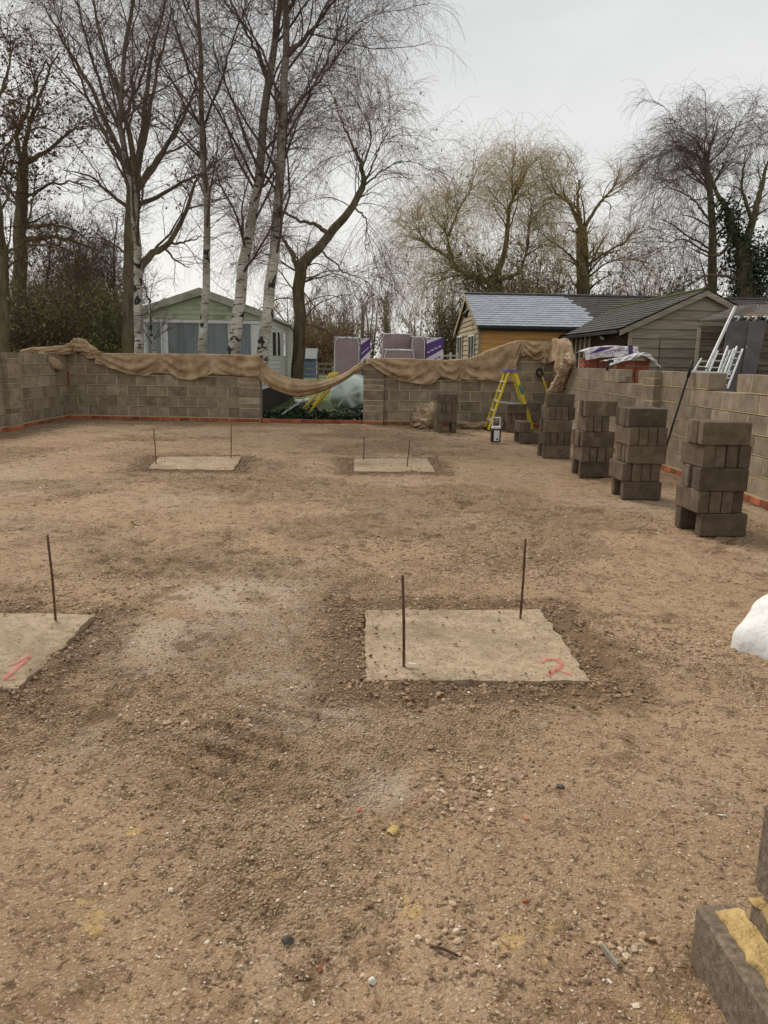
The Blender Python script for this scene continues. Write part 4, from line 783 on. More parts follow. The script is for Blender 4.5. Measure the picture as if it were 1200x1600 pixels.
boxo('floor', ex0+0.07, ex1-0.07, cy+0.07, cy+clen, zf+0.02, zf+0.12, M_['dark_wood'], car, og); boxo('rear_wall', ex0+0.07, ex1-0.07, cy+clen-0.08, cy+clen-0.02, zf+0.13, ze-0.02, M_['caravan_w'], car, og)
for s, xa in ((-1, ex0-0.10), (1, ex1+0.10)):
    ze2 = ze-0.10*(zr-ze)/(xm-ex0)+0.03
    poly_prism('roof', T_([(xm, cy-0.14, zr+0.03), (xa, cy-0.14, ze2), (xa, cy-0.14, ze2+0.06), (xm, cy-0.14, zr+0.09)]), (0, clen+0.2, 0), M_['caravan_roof'], car)
    poly_prism('barge_board', T_([(xm, cy-0.165, zr-0.12), (xa-s*0.0, cy-0.165, ze2-0.13), (xa, cy-0.165, ze2+0.055), (xm, cy-0.165, zr+0.085)]), (0, 0.022, 0), M_['caravan_roof'], car)
    boxo('gutter', min(xa, xa+s*0.05), max(xa, xa+s*0.05), cy-0.1, cy+clen, ze2-0.04, ze2+0.02, M_['caravan_w'], car, og)
k = 0; zz = wt+0.10
while zz < zr-0.16:                                        # siding strips of the gable
    hw = (xm-ex0)*min(1, (zr-0.10-zz)/(zr-ze)) if zz > ze-0.1 else (xm-ex0)
    hw = min(hw, xm-ex0)-0.02
    if hw > 0.25: poly_prism('siding_strip', T_([(xm-hw, cy-0.022, zz), (xm+hw, cy-0.022, zz), (xm+hw, cy-0.003, zz+0.118), (xm-hw, cy-0.003, zz+0.118)]), (0, 0.012, 0), M_['caravan_g'], car)
    zz += 0.125
zz = zf
while zz < ze-0.1:                                         # siding of the long side
    poly_prism('siding_strip', T_([(ex1+0.022, cy+0.12, zz), (ex1+0.022, cy+clen, zz), (ex1+0.003, cy+clen, zz+0.128), (ex1+0.003, cy+0.12, zz+0.128)]), (-0.012, 0, 0), M_['caravan_w'], car); zz += 0.135
boxo('window_head', ex0+0.0, ex1, cy-0.07, cy-0.024, wt, wt+0.085, M_['upvc'], car, og)
for xa in (ex0, ex1-0.26): boxo('corner_panel', xa, xa+0.26 if xa > xm else xa+0.12, cy-0.03, cy-0.004, zf, wt-0.002, M_['upvc'], car, og)
boxo('window_band', ex0+0.02, ex1-0.02, cy-0.007, cy-0.001, wb-0.3, wt+0.02, M_['upvc'], car, og, 0.001)
xs_ = [P(a, 530, cy)[0] for a in (228, 252, 263, 312, 317, 357, 363, 393)]
for a, b in zip(xs_[::2], xs_[1::2]):
    wi = boxo('window', a-0.035, b+0.035, cy-0.052, cy-0.012, wb-0.05, wb, M_['upvc'], car, og)
    for (p, q, r, s) in ((a-0.035, a, wb+0.001, wt-0.001), (b, b+0.035, wb+0.001, wt-0.001)): f = boxo('frame', p, q, cy-0.05, cy-0.012, r, s, M_['upvc'], None, og); f.parent = wi; f.location -= wi.location
    cu = link('curtain', None, None, None) if False else None
    n = 60; u = np.linspace(a, b, n); yy = cy-0.017+0.006*np.sin((u-a)*60+2*np.sin(u*7)); z0_ = wb+0.03
    v = np.vstack([np.stack([u, yy, np.full(n, z0_)], 1), np.stack([u, yy, np.full(n, wt-0.01)], 1)])-og-np.array(wi.location); i = np.arange(n-1)
    cme = mesh_np('curtain', v, np.stack([i, i+1, i+1+n, i+n], 1), True); link('curtain', cme, M_['curtain'], wi)
    gpn = boxo('pane', a, b, cy-0.034, cy-0.028, wb, wt, M_['pane'], None, og, 0.001); gpn.parent = wi; gpn.location -= wi.location
for (p, q, r, s) in ((407.5, 409, 520, 553), (424, 429, 520, 556), (432, 436, 520, 556), (441, 444, 522, 556)):
    a, b = PX(p, 540, ex1)[1], PX(q, 540, ex1)[1]; z1, z0_ = PX(q, r, ex1)[2], PX(q, s, ex1)[2]; a, b = min(a, b), max(a, b)
    wi = boxo('window', ex1+0.012, ex1+0.04, a-0.05, b+0.05, z0_-0.05, z1+0.05, M_['upvc'], car, og); pn = boxo('pane', ex1+0.041, ex1+0.046, a, b, z0_, z1, M_['glass'], None, og, 0.001); pn.parent = wi; pn.location -= wi.location
for yq in (cy+0.5, cy+3.5, cy+7): 
    for xq in (ex0+0.5, ex1-0.6): boxo('jack', xq, xq+0.2, yq, yq+0.2, -0.2, zf+0.02, M_['block'], car, og)
lp = PX(461, 508, ex1+0.35); bm = bmesh.new(); bmesh.ops.create_uvsphere(bm, u_segments=20, v_segments=12, radius=0.17); me = bpy.data.meshes.new('dish'); bm.to_mesh(me); bm.free()
dsh = link('satellite_dish', me, M_['upvc'], car, lp-og); dsh.scale = (1, 0.35, 1)
boxo('skirt', ex0+0.1, ex1-0.02, cy+0.1, cy+0.14, -0.15, zf-0.01, M_['dark_wood'], car, og); boxo('skirt', ex1-0.05, ex1-0.02, cy+0.15, cy+clen, -0.15, zf-0.01, M_['dark_wood'], car, og)
# --- gas tank
tk = P(546, 617, 19.3); R0 = 0.52; n, m = 44, 36; tt = np.linspace(0, 1, n); Lh = 1.1; root = empty('gas_tank', 'pale green domed gas tank streaked with algae behind the gap', 'tank', (tk[0], tk[1], -0.15), R_(-14))
s = np.linspace(-1, 1, n); prof = []; 
for q in s:
    L_ = Lh+0.34; yq = q*L_; e = max(0, abs(yq)-Lh)/0.34; prof.append((yq, R0*math.sqrt(max(0.0, 1-e*e))+0.002))
v = np.array([[r*math.cos(a), yq, tk[2]+0.15+r*math.sin(a)] for yq, r in prof for a in np.linspace(0, 2*np.pi, m, endpoint=False)])
i = np.arange(n-1)[:, None]*m; k = np.arange(m)[None]; k2 = (k+1) % m
M_['tank_shell'] = mat('algae_streaked_tank', (0.56, 0.66, 0.58), (0.68, 0.75, 0.66), 3, 0.6, attr='algae', attr_col=(0.045, 0.07, 0.022))
tme = mesh_np('shell', v+[0, Lh, 0], [np.stack([i+k, i+k2, i+m+k2, i+m+k], -1).reshape(-1, 4), np.arange(m)[None], ((n-1)*m+np.arange(m))[None]], True); fixn(tme)
hgt = v[:, 2]-(tk[2]+0.15); ang_ = np.arctan2(hgt, np.abs(v[:, 0])+0.001); fattr(tme, 'algae', np.clip((fbm(v[:, 0]*20+v[:, 1]*11, hgt*7+5, 4)-0.45)*3.0+np.clip(0.02-hgt*2.2, -1, 0.6), 0, 0.95)); link('shell', tme, M_['tank_shell'], root)
lid = [(0.0, 0.36), (0.10, 0.355), (0.16, 0.33), (0.2, 0.24), (0.20, 0.235), (0.14, 0.33)]
m = 28; pr = [(0.19, -0.06), (0.19, 0.10), (0.175, 0.16), (0.13, 0.20), (0.06, 0.215), (0.001, 0.22)]; v = np.array([[r*math.cos(a), r*math.sin(a), h] for r, h in pr for a in np.linspace(0, 2*np.pi, m, endpoint=False)]); n = len(pr); i = np.arange(n-1)[:, None]*m; k = np.arange(m)[None]; k2 = (k+1) % m
lme = mesh_np('lid', v, np.stack([i+k, i+k2, i+m+k2, i+m+k], -1).reshape(-1, 4), True); fixn(lme); ld = link('lid', lme, M_['tank_lid'], root, (0, Lh-0.35, tk[2]+0.15+R0)); mbox('latch', 0.05, 0.02, 0.08, M_['blackp'], ld, (0.05, -0.205, 0.06))
for yq in (0.35, 1.8): mbox('leg', 0.5, 0.1, tk[2]+0.15-0.42, M_['tank_lid'], root, (-0.25, yq, 0))
# --- yellow and blue pipes
yl = ['leftmost yellow plastic pipe sticking out below the sagging hessian', 'second yellow plastic pipe below the sagging hessian', 'third yellow plastic pipe below the sagging hessian', 'rightmost yellow plastic pipe below the sagging hessian']
for k, (a, b, c, d) in enumerate([(474, 638, 517, 583), (484, 644, 521, 582), (488, 634, 525, 582), (496, 632, 528, 582)]):
    p = [P(a, b, 17.25+0.05*k), P((a+c)/2+3, (b+d)/2+1, 17.3+0.05*k), P(c, d, 17.35+0.05*k)]; o_ = p[0]; tag(link('yellow_pipe', tube_mesh('yellow_pipe', smooth_path(p, 10)-o_, 0.024, 8), M_['yellow_pipe'], None, o_), yl[k], 'pipe', 'yellow pipes')
M_['bluegrey'] = mat('blue_grey_plastic', (0.32, 0.42, 0.44), (0.42, 0.52, 0.54), 5, 0.5)
p = [P(440, 648, 17.1), P(456, 637, 17.15), P(476, 624, 17.2)]; tag(link('blue_pipe', tube_mesh('blue_pipe', smooth_path(p, 8)-p[0], 0.022, 8), M_['bluegrey'], None, p[0]), 'thin pale blue pipe lying on the ivy in the gap', 'pipe')
p = [P(461, 627, 18.0), P(474, 627, 18.0), P(484, 624, 18.0)]; tag(link('white_pipe', tube_mesh('white_pipe', smooth_path(p, 8)-p[0], 0.045, 8), M_['white'], None, p[0]), 'short white pipe lying among ivy behind the gap', 'pipe')
# --- leaf scatter helper (flat leaves, one mesh)
def leaf_quads(c, size, up=0.5):
    n = len(c); nrm = rng.normal(size=(n, 3)); nrm[:, 2] += up*2; nrm /= np.linalg.norm(nrm, axis=1, keepdims=True); a = np.cross(nrm, rng.normal(size=(n, 3))); a /= np.linalg.norm(a, axis=1, keepdims=True)+1e-9; b = np.cross(nrm, a)
    s = (size*(0.6+0.8*rng.random(n)))[:, None]; v = np.stack([c-a*s, c-b*s*0.45, c+a*s, c+b*s*0.45], 1); return v.reshape(-1, 3), np.arange(4*n).reshape(n, 4)
n = 14000; xs = rng.uniform(-3.2, 0.6, n); ys = rng.uniform(16.95, 18.6, n); hh = 0.05+0.42*fbm(xs*1.3+3, ys*1.3, 3)*np.clip((ys-16.85)*3, 0.2, 1)
v, f = leaf_quads(np.stack([xs, ys, -0.12+hh*rng.random(n)**0.4*1.3], 1), 0.05, 0.9); tag(link('ivy_ground_cover', mesh_np('ivy_ground_cover', v, f), M_['ivy']), 'dark ivy and weeds covering the ground beyond the gap', 'ground cover', kind='stuff')
# --- wrapped brick packs
def pack(px0, px1, px2, pyt, Y, h, label, strip=True):
    a = P(px0, pyt, Y); b = P(px1, pyt, Y); wdt = b[0]-a[0]; dpt = 0.75; zt = a[2]; o_ = np.array([a[0], Y, -0.15]); root = empty('brick_pack', label, 'brick pack', o_, 0, 'wrapped packs of bricks')
    z0_ = max(-0.15, zt-h); nrow = int((zt-z0_)/0.075); rows = []
    for r in range(nrow):
        for q in range(4):
            x0 = wdt*q/4; rows.append(bx8(x0+0.004, x0+wdt/4-0.004, random.uniform(0, 0.006), dpt, z0_+0.15+r*0.075+0.004, z0_+0.15+(r+1)*0.075-0.004))
    tag(link('bricks', boxes_mesh('bricks', rows), M_['packbrick'], root), kind='stuff')
    link('core', boxes_mesh('core', [bx8(0.02, wdt-0.02, 0.02, dpt-0.02, z0_+0.15, zt+0.13)]), M_['dark_brick'], root)
    n = 14; e = 0.014
    def film(name, P0, U, W_, nrm):
        u = np.linspace(0, 1, n); Ug, Vg = np.meshgrid(u, u); pt = np.array(P0)+Ug[..., None]*np.array(U)+Vg[..., None]*np.array(W_); amp = (fbm(Ug*4+px0, Vg*4, 3)-0.5)*0.035
        pt = pt+np.array(nrm)*(e+np.clip(amp, -0.01, 0.03))[..., None]; i = (np.arange(n-1)[:, None]*n+np.arange(n-1)[None]).ravel(); link(name, mesh_np(name, pt.reshape(-1, 3), np.stack([i, i+1, i+1+n, i+n], 1), True), M_['film'], root)
    film('film', (0, 0, z0_+0.15), (wdt, 0, 0), (0, 0, zt-z0_), (0, -1, 0)); film('film', (wdt, 0, z0_+0.15), (0, dpt, 0), (0, 0, zt-z0_), (1, 0, 0)); film('film', (0, 0, z0_+0.15), (0, dpt, 0), (0, 0, zt-z0_), (-1, 0, 0))
    top = slab_noise('film_top', -0.012, wdt+0.012, -0.012, dpt, zt+0.15+0.004, 0.03, M_['film_white'], root, 16, 0.012)
    # gathered white edges of the film: an arch on the front and a band down the corner
    aw = [(0.02, 0.0), (0.02, (zt-z0_)*0.8), (0.05, (zt-z0_)*0.93), (0.12, (zt-z0_)*0.985), (wdt-0.12, (zt-z0_)*0.985), (wdt-0.05, (zt-z0_)*0.93), (wdt-0.02, (zt-z0_)*0.8), (wdt-0.02, 0.0)]
    link('film_edge', tube_mesh('film_edge', smooth_path([(x_, -0.022, z_+z0_+0.15) for x_, z_ in aw], 40), 0.011, 6), M_['film_white'], root)
    if strip:
        c = P(px2, pyt, Y); sw = c[0]-b[0]; H = zt-z0_; x0 = wdt+0.03
        lab = link('label', boxes_mesh('label', [bx8(x0, x0+sw-0.03, 0.0, 0.6, z0_+0.15, zt+0.14)]), M_['film_white'], root)
        for (za, zb, mt_) in ((0.05, 0.36, 'purple'), (0.56, 0.86, 'purple')):
            pts = [(x0, -0.006, z0_+0.15+H*za-0.0), (x0+sw-0.03, -0.006, z0_+0.15+H*min(1, za+0.20)), (x0+sw-0.03, -0.006, z0_+0.15+H*min(1, zb+0.20)), (x0, -0.006, z0_+0.15+H*zb)]
            poly_prism('stripe', np.array(pts), (0, 0.005, 0), M_['purple'], lab)
        for zc, mt_ in ((0.44, 'purple'), (0.66, 'film_white'), (0.93, 'purple')):
            for q in range(4):
                xa = x0+0.03+q*(sw-0.1)/4; zq = z0_+0.15+H*(zc+0.20*(xa-x0)/sw); poly_prism('print', np.array([(xa, -0.012, zq), (xa+(sw-0.1)/4*0.75, -0.012, zq+0.02), (xa+(sw-0.1)/4*0.75, -0.012, zq+0.05), (xa, -0.012, zq+0.03)]), (0, 0.005, 0), M_[mt_], lab)
    return root
pack(522, 562, 579, 527, 19.9, 1.3, 'tall wrapped brick pack with purple label, left of the other packs')
pack(643, 665, 693, 526, 20.6, 1.3, 'wrapped brick pack with purple label at the right of the packs')
pack(597, 645, 0, 521, 20.9, 0.75, 'wrapped brick pack without label standing highest of the packs', False)
pack(600, 648, 0, 546, 19.6, 1.2, 'low pack in milky plastic in front of the highest brick pack', False)
# --- red tiles under plastic, with the printed wrap
tx = PX(898, 560, 5.2); rt = P(900, 562, 14.2); z_t = P(940, 556, 14.2)[2]
def tile_pack(px0, px1, pyt, Y, label, h=0.9):
    a = P(px0, pyt, Y); b = P(px1, pyt, Y); w_ = b[0]-a[0]; zt = a[2]; root = empty('tile_pack', label, 'tile pack', (a[0], Y, -0.15), 0, 'red tiles behind the right wall'); nr = 9
    for r in range(nr):
        for q in range(max(2, int(w_/0.2))):
            nq = max(2, int(w_/0.2)); mbox('tile', w_/nq-0.012, 0.4, h/nr-0.012, M_['redtile'], root, (q*w_/nq, random.uniform(0, 0.02), zt+0.15-h+r*h/nr), b=0.006)
    boxo('pallet', 0, w_, 0.02, 0.4, 0.0, max(0.05, zt+0.15-h-0.01), M_['fence'], root)
    return root, a, w_, zt
r1, a1_, w1_, z1_ = tile_pack(915, 956, 558, 14.8, 'stack of red tiles under the white printed wrap')
r2, a2_, w2_, z2_ = tile_pack(972, 1017, 562, 13.0, 'stack of red tiles with crumpled plastic over its top')
def crumple(name, ring_px, Y, dpt, zlift, label, seed, mt='film_white'):
    top = smooth_path([P(x_, y_, Y) for x_, y_ in ring_px[0]], 60); bot = smooth_path([P(x_, y_, Y) for x_, y_ in ring_px[1]], 60); rows = []
    for k in range(8): f = k/8; p = top.copy(); p[:, 1] += dpt*(1-f); p[:, 2] += -0.03*(1-f)+0.05*(fbm(np.linspace(0, 7, 60)+seed, f*4, 3)-0.5); rows.append(p)
    for k in range(18):
        f = k/17; p = top*(1-f)+bot*f; p = p.copy(); u = np.linspace(0, 1, 60); p[:, 1] -= 0.02+0.06*f+0.09*(fbm(u*9+seed, f*4+seed, 4)-0.5)+0.02*np.sin(u*40+f*6); rows.append(p)
    g = np.array(rows); o_ = g.mean((0, 1)); return sheet(name, g-o_, M_[mt], label, 'plastic sheet', 'plastic sheets on the tiles', 0.004), o_
s1_, oo = crumple('plastic_wrap', ([(912, 548), (925, 543), (950, 540), (975, 541), (996, 542)], [(914, 563), (930, 560), (948, 558), (975, 557), (996, 553)]), 14.6, 0.5, 0, 'white plastic wrap printed caprice on the red tiles', 2); s1_.location = oo
s2_, oo = crumple('plastic_sheet', ([(950, 562), (965, 560), (985, 556), (1003, 551), (1015, 554), (1026, 566)], [(950, 571), (968, 566), (985, 561), (1000, 556), (1012, 560), (1030, 575)]), 12.9, 0.45, 0, 'crumpled white plastic sheet over the nearer red tiles', 6); s2_.location = oo
fc = bpy.data.curves.new('lettering', 'FONT'); fc.body = 'caprice'; fc.size = 0.13; fc.extrude = 0.002; fo = bpy.data.objects.new('tmp', fc); COL.objects.link(fo)
dg = bpy.context.evaluated_depsgraph_get(); tme = bpy.data.meshes.new_from_object(fo.evaluated_get(dg)); bpy.data.objects.remove(fo)
q = P(947, 555, 14.22); tx_ = link('lettering', tme, M_['purple'], s1_, np.array(q)-np.array(s1_.location), (R_(88), R_(-16), 0))
stp = poly_prism('print_band', np.array([P(918, 554, 14.42), P(938, 543, 14.42), P(962, 541, 14.42), P(940, 549, 14.42)])-np.array(s1_.location), (0, 0.01, 0), M_['purple'], s1_)
stp = poly_prism('print_band', np.array([P(982, 540, 14.42), P(989, 540, 14.42), P(989, 554, 14.42), P(982, 554, 14.42)])-np.array(s1_.location), (0, 0.01, 0), M_['purple'], s1_)
# --- buildings
def slates(name, e0, e1, r0, r1, rows, cw, mt, parent, org, sel=None, thick=0.012):
    """eave line e0-e1, ridge line r0-r1; sel(u,v)->bool keeps a slate"""
    e0, e1, r0, r1 = [np.array(q, float) for q in (e0, e1, r0, r1)]; L_ = np.linalg.norm(e1-e0); nc = int(L_/cw); out = []
    nrm = np.cross(e1-e0, r0-e0); nrm /= np.linalg.norm(nrm); nrm = nrm if nrm[2] > 0 else -nrm
    for r in range(rows):
        va, vb = r/rows, min(1, (r+1.12)/rows)
        for c in range(nc+1):
            o = 0.5*(r % 2); ua, ub = max(0, (c-o)/nc), min(1, (c+1-o)/nc)
            if ub-ua < 1e-3: continue
            if sel and not sel((ua+ub)/2, (va+vb)/2, r): continue
            g = 0.02*(ub-ua); ua += g; ub -= g; jz = random.uniform(0, 0.006)
            pt = lambda u, v: (e0*(1-u)+e1*u)*(1-v)+(r0*(1-u)+r1*u)*v
            q = [pt(ua, va)+nrm*(0.03+jz), pt(ub, va)+nrm*(0.03+jz), pt(ub, vb)+nrm*0.012, pt(ua, vb)+nrm*0.012]; out.append(np.array(q+[p_+nrm*thick for p_ in q])-org)
    o = link(name, boxes_mesh(name, out), mt, parent); fixn(o.data); o['kind'] = 'stuff'; return o
# timber barn: front wall at Y=26, ridge at 29.2, gable looking left
b1 = 26.0; bX0 = P(750, 505, b1)[0]; zE = P(750, 506, b1)[2]; bR = 29.2; zR = P(735, 460, bR)[2]; b1b = 32.4; bX1 = 17.5
og = np.array([bX0, b1, 0]); barn = empty('timber_barn', 'timber clad barn with pale new slates on its roof', 'building', og)
core = boxo('wall', bX0+0.05, bX1, b1+0.05, b1b-0.05, -0.2, zE-0.05, M_['dark_wood'], barn, og)
zz = -0.1; k = 0
while zz < zE-0.12:
    poly_prism('board', np.array([(bX0, b1, zz), (10.6, b1, zz), (10.6, b1+0.03, zz+0.19), (bX0, b1+0.03, zz+0.19)])-og, (0, 0.022, 0), M_['cedar'], barn); zz += 0.178
zz = -0.1
while zz < zR-0.2:
    f = 1.0 if zz+0.18 < zE else max(0.0, (zR-zz-0.18)/(zR-zE)); ya, yb = bR-(bR-b1)*f, bR+(b1b-bR)*f
    if f > 0.04: poly_prism('board', np.array([(bX0-0.03, ya, zz), (bX0-0.03, yb, zz), (bX0, yb, zz+0.19), (bX0, ya, zz+0.19)])-og, (0.022, 0, 0), M_['larch'], barn)
    zz += 0.178
boxo('corner_board', bX0-0.045, bX0+0.06, b1-0.03, b1+0.0, -0.1, zE-0.02, M_['larch'], barn, og)
rf = poly_prism('roof', np.array([(bX0-0.12, b1-0.22, zE-0.08), (bX0-0.12, bR, zR-0.02), (bX0-0.12, b1b+0.22, zE-0.08), (bX0-0.12, b1b+0.22, zE-0.13), (bX0-0.12, bR, zR-0.09), (bX0-0.12, b1-0.22, zE-0.13)])-og, (bX1-bX0+0.2, 0, 0), M_['slate_old'], barn)
e0_, e1_ = (bX0-0.14, b1-0.25, zE-0.09), (bX1, b1-0.25, zE-0.09); r0_, r1_ = (bX0-0.14, bR, zR-0.02), (bX1, bR, zR-0.02)
uj = (P(935, 480, 27.5)[0]-bX0)/(bX1-bX0)
jag = [random.uniform(-0.018, 0.018) for _ in range(40)]
slates('new_slates', e0_, e1_, r0_, r1_, 15, 0.25, M_['slate_new'], rf, og, lambda u, v, r: u < uj+jag[r]-0.05*v)
slates('old_slates', e0_, e1_, r0_, r1_, 15, 0.25, M_['slate_old'], rf, og, lambda u, v, r: u >= uj+jag[r]-0.05*v)
link('ridge', tube_mesh('ridge', np.array([(bX0-0.15, bR, zR+0.015), (bX1, bR, zR+0.015)])-og, 0.07, 8), M_['slate_old'], rf)
boxo('gutter', bX0-0.1, 10.6, b1-0.33, b1-0.23, zE-0.16, zE-0.08, M_['gutter'], barn, og); boxo('fascia', bX0, 10.6, b1-0.2, b1-0.16, zE-0.22, zE-0.135, M_['gutter'], barn, og)
for (ya, za, yb, zb) in ((b1-0.25, zE-0.1, bR, zR-0.03), (b1b+0.25, zE-0.1, bR, zR-0.03)): poly_prism('barge_board', np.array([(bX0-0.135, ya, za), (bX0-0.135, yb, zb), (bX0-0.135, yb, zb-0.17), (bX0-0.135, ya, za-0.17)])-og, (0.03, 0, 0), M_['larch'], barn)
def xwindow(x, ya, yb, za, zb, parent, og, name='window', nb=2, mt='upvc', gl='glass', s=-1):
    """window in a wall facing -x (s=-1)"""
    fx = (x-0.05, x-0.005); w_ = boxo(name, *fx, ya, yb, za, za+0.06, M_[mt], parent, og)
    def sub(n_, y0, y1, z0, z1, m__, d=0.0): p = boxo(n_, fx[0]+d, fx[1]-0.002, y0, y1, z0, z1, M_[m__], None, og, 0.002); p.parent = w_; p.location -= w_.location
    sub('frame', ya, yb, zb-0.06, zb, mt)
    for q in range(nb+1): yq = ya+(yb-ya-0.055)*q/nb; sub('frame', yq, yq+0.055, za+0.061, zb-0.061, mt, 0.003)
    sub('pane', ya+0.02, yb-0.02, za+0.03, zb-0.03, gl, 0.028)
a, b = PX(743, 540, bX0)[1], PX(734, 540, bX0)[1]; xwindow(bX0-0.03, min(a, b), max(a, b), PX(740, 566, bX0)[2], PX(740, 523, bX0)[2], barn, og)
a, b = PX(724, 540, bX0)[1], PX(716.5, 540, bX0)[1]; xwindow(bX0-0.03, min(a, b), max(a, b), 0.1, PX(720, 525, bX0)[2], barn, og, 'door', 2)
lp_ = PX(730, 490, bX0-0.2); bo = link('wall_lamp', tube_mesh('wall_lamp', np.array([[0.2, 0, 0.1], [0.05, 0, 0.12], [-0.05, 0, 0.0], [-0.1, 0, -0.12]]), [0.03, 0.04, 0.09, 0.12], 8), M_['blackp'], barn, lp_-og)
# barn wing with the grey gable
wY = 20.0; wX0 = P(984, 510, wY)[0]; ap_ = P(1102, 453, wY); wXm = ap_[0]; wZr = ap_[2]; wZe = P(984, 511, wY)[2]; wX1 = 2*wXm-wX0; og = np.array([wXm, wY, 0])
wing = empty('barn_wing', 'weathered grey board gable building with dark slate roof on the right', 'building', og)
poly_prism('wall', np.array([(wX0+0.05, wY+0.04, -0.2), (wX1-0.05, wY+0.04, -0.2), (wX1-0.05, wY+0.04, wZe-0.02), (wXm, wY+0.04, wZr-0.1), (wX0+0.05, wY+0.04, wZe-0.02)])-og, (0, 0.1, 0), M_['dark_wood'], wing)
boxo('side_wall', wX0+0.04, wX0+0.16, wY+0.16, b1-0.3, -0.2, wZe-0.08, M_['dark_brick'], wing, og); boxo('side_wall', wX1-0.16, wX1-0.04, wY+0.16, b1-0.3, -0.2, wZe-0.08, M_['dark_brick'], wing, og)
zz = -0.1; bh = 0.26
while zz < wZr-0.25:
    hf = (wX1-wX0)/2; hb = hf*min(1, (wZr-0.1-zz)/(wZr-wZe)); ht_ = hf*max(0.0, min(1, (wZr-0.1-zz-bh)/(wZr-wZe))); xj = wX0+0.85
    if hb > 0.06:
        if wXm-hb < xj-0.15 and zz < 1.9: rings = [((wXm-hb, zz), (xj-0.012, zz), (xj-0.012, zz+bh-0.006), (wXm-ht_, zz+bh-0.006)), ((xj+0.012, zz), (wXm+hb, zz), (wXm+ht_, zz+bh-0.006), (xj+0.012, zz+bh-0.006))]
        else: rings = [((wXm-hb, zz), (wXm+hb, zz), (wXm+ht_+0.01, zz+bh-0.006), (wXm-ht_-0.01, zz+bh-0.006))]
        for rg in rings: poly_prism('board', np.array([(q[0], wY-0.012 if k_ < 2 else wY+0.02, q[1]) for k_, q in enumerate(rg)])-og, (0, 0.022, 0), M_['grey_board'], wing)
    zz += bh-0.015
boxo('corner_board', wX0-0.03, wX0+0.08, wY-0.035, wY-0.013, -0.1, wZe-0.05, M_['grey_board'], wing, og)
rf = poly_prism('roof', np.array([(wX0-0.28, wY-0.12, wZe-0.07), (wXm, wY-0.12, wZr-0.03), (wX1+0.28, wY-0.12, wZe-0.07), (wX1+0.28, wY-0.12, wZe-0.12), (wXm, wY-0.12, wZr-0.09), (wX0-0.28, wY-0.12, wZe-0.12)])-og, (0, 8.2, 0), M_['slate_old'], wing)
slates('old_slates', (wX0-0.3, wY-0.16, wZe-0.07), (wX0-0.3, wY+8.0, wZe-0.07), (wXm, wY-0.16, wZr-0.02), (wXm, wY+8.0, wZr-0.02), 11, 0.3, M_['slate_old'], rf, og)
slates('old_slates', (wX1+0.3, wY-0.16, wZe-0.07), (wX1+0.3, wY+8.0, wZe-0.07), (wXm, wY-0.16, wZr-0.02), (wXm, wY+8.0, wZr-0.02), 11, 0.3, M_['slate_old'], rf, og)
pts = [(wXm, y_, wZr+0.03) for y_ in np.linspace(wY-0.16, wY+8, 30)]; link('moss_ridge', tube_mesh('moss_ridge', np.array(pts)-og, 0.028+0.03*rng.random(30), 8), M_['moss'], rf)
for s_, xe in ((-1, wX0-0.3), (1, wX1+0.3)):
    poly_prism('barge_board', np.array([(wXm, wY-0.15, wZr-0.02), (xe, wY-0.15, wZe-0.09), (xe, wY-0.15, wZe-0.23), (wXm, wY-0.15, wZr-0.17)])-og, (0, 0.03, 0), M_['grey_board'], wing)
boxo('gutter', wX0-0.37, wX0-0.27, wY-0.1, wY+6, wZe-0.17, wZe-0.09, M_['gutter'], wing, og)
link('downpipe', tube_mesh('downpipe', np.array([(wX0-0.3, wY+0.1, wZe-0.22), (wX0-0.03, wY+0.12, wZe-0.45), (wX0-0.03, wY+0.12, -0.1)])-og, 0.04, 8), M_['gutter'], wing)
a, b = PX(921, 540, wX0)[1], PX(893, 540, wX0)[1]; xwindow(wX0+0.035, min(a, b), max(a, b), 0.1, PX(905, 522, wX0)[2]-0.05, wing, og, 'door', 4)
link('wall_lamp', tube_mesh('wall_lamp', np.array([PX(938, 524, wX0), PX(942, 529, wX0-0.12)])-og, [0.04, 0.05], 8), M_['upvc'], wing)
# corrugated lean-to shed
sY = 17.4; sX0 = P(1092, 505, sY)[0]; zs = P(1092, 503, sY)[2]; sX1 = sX0+3.2; og = np.array([sX0, sY, 0]); shed = empty('lean_to_shed', 'brown board lean-to with corrugated roof at the right edge', 'shed', og)
boxo('wall', sX0+0.03, sX1, sY+0.04, sY+0.12, -0.2, zs-0.1, M_['dark_wood'], shed, og); zz = -0.1
while zz < zs-0.18:
    xj = sX0+1.5
    for xa, xb in ((sX0, xj-0.01), (xj+0.01, sX1)): poly_prism('board', np.array([(xa, sY, zz), (xb, sY, zz), (xb, sY+0.03, zz+0.15), (xa, sY+0.03, zz+0.15)])-og, (0, 0.02, 0), M_['shed_board'], shed)
    zz += 0.142
boxo('corner_board', sX0-0.02, sX0+0.06, sY-0.03, sY-0.001, -0.1, zs-0.12, M_['grey_board'], shed, og)
nc = 300; rows = []; bl_ = P(1150, 479, sY+2.2)
for f_ in np.linspace(0, 1, 7):                                   # the left verge runs back to the right
    xl_ = (sX0-0.12)*(1-f_)+bl_[0]*f_; u = np.linspace(xl_, sX1+0.9, nc); y_ = sY-0.22+2.4*f_; rows.append(np.stack([u, np.full(nc, y_), zs+(bl_[2]-zs)*f_+0.02*np.sin(u*2*np.pi/0.09)+0.05*(fbm(u*1.2, u*0+f_*3, 2)-0.5)+0.07*(u-xl_)], 1))
sh_ = sheet('corrugated_roof', np.array(rows)-og, M_['corr'], None, parent=shed, thick=0.008)
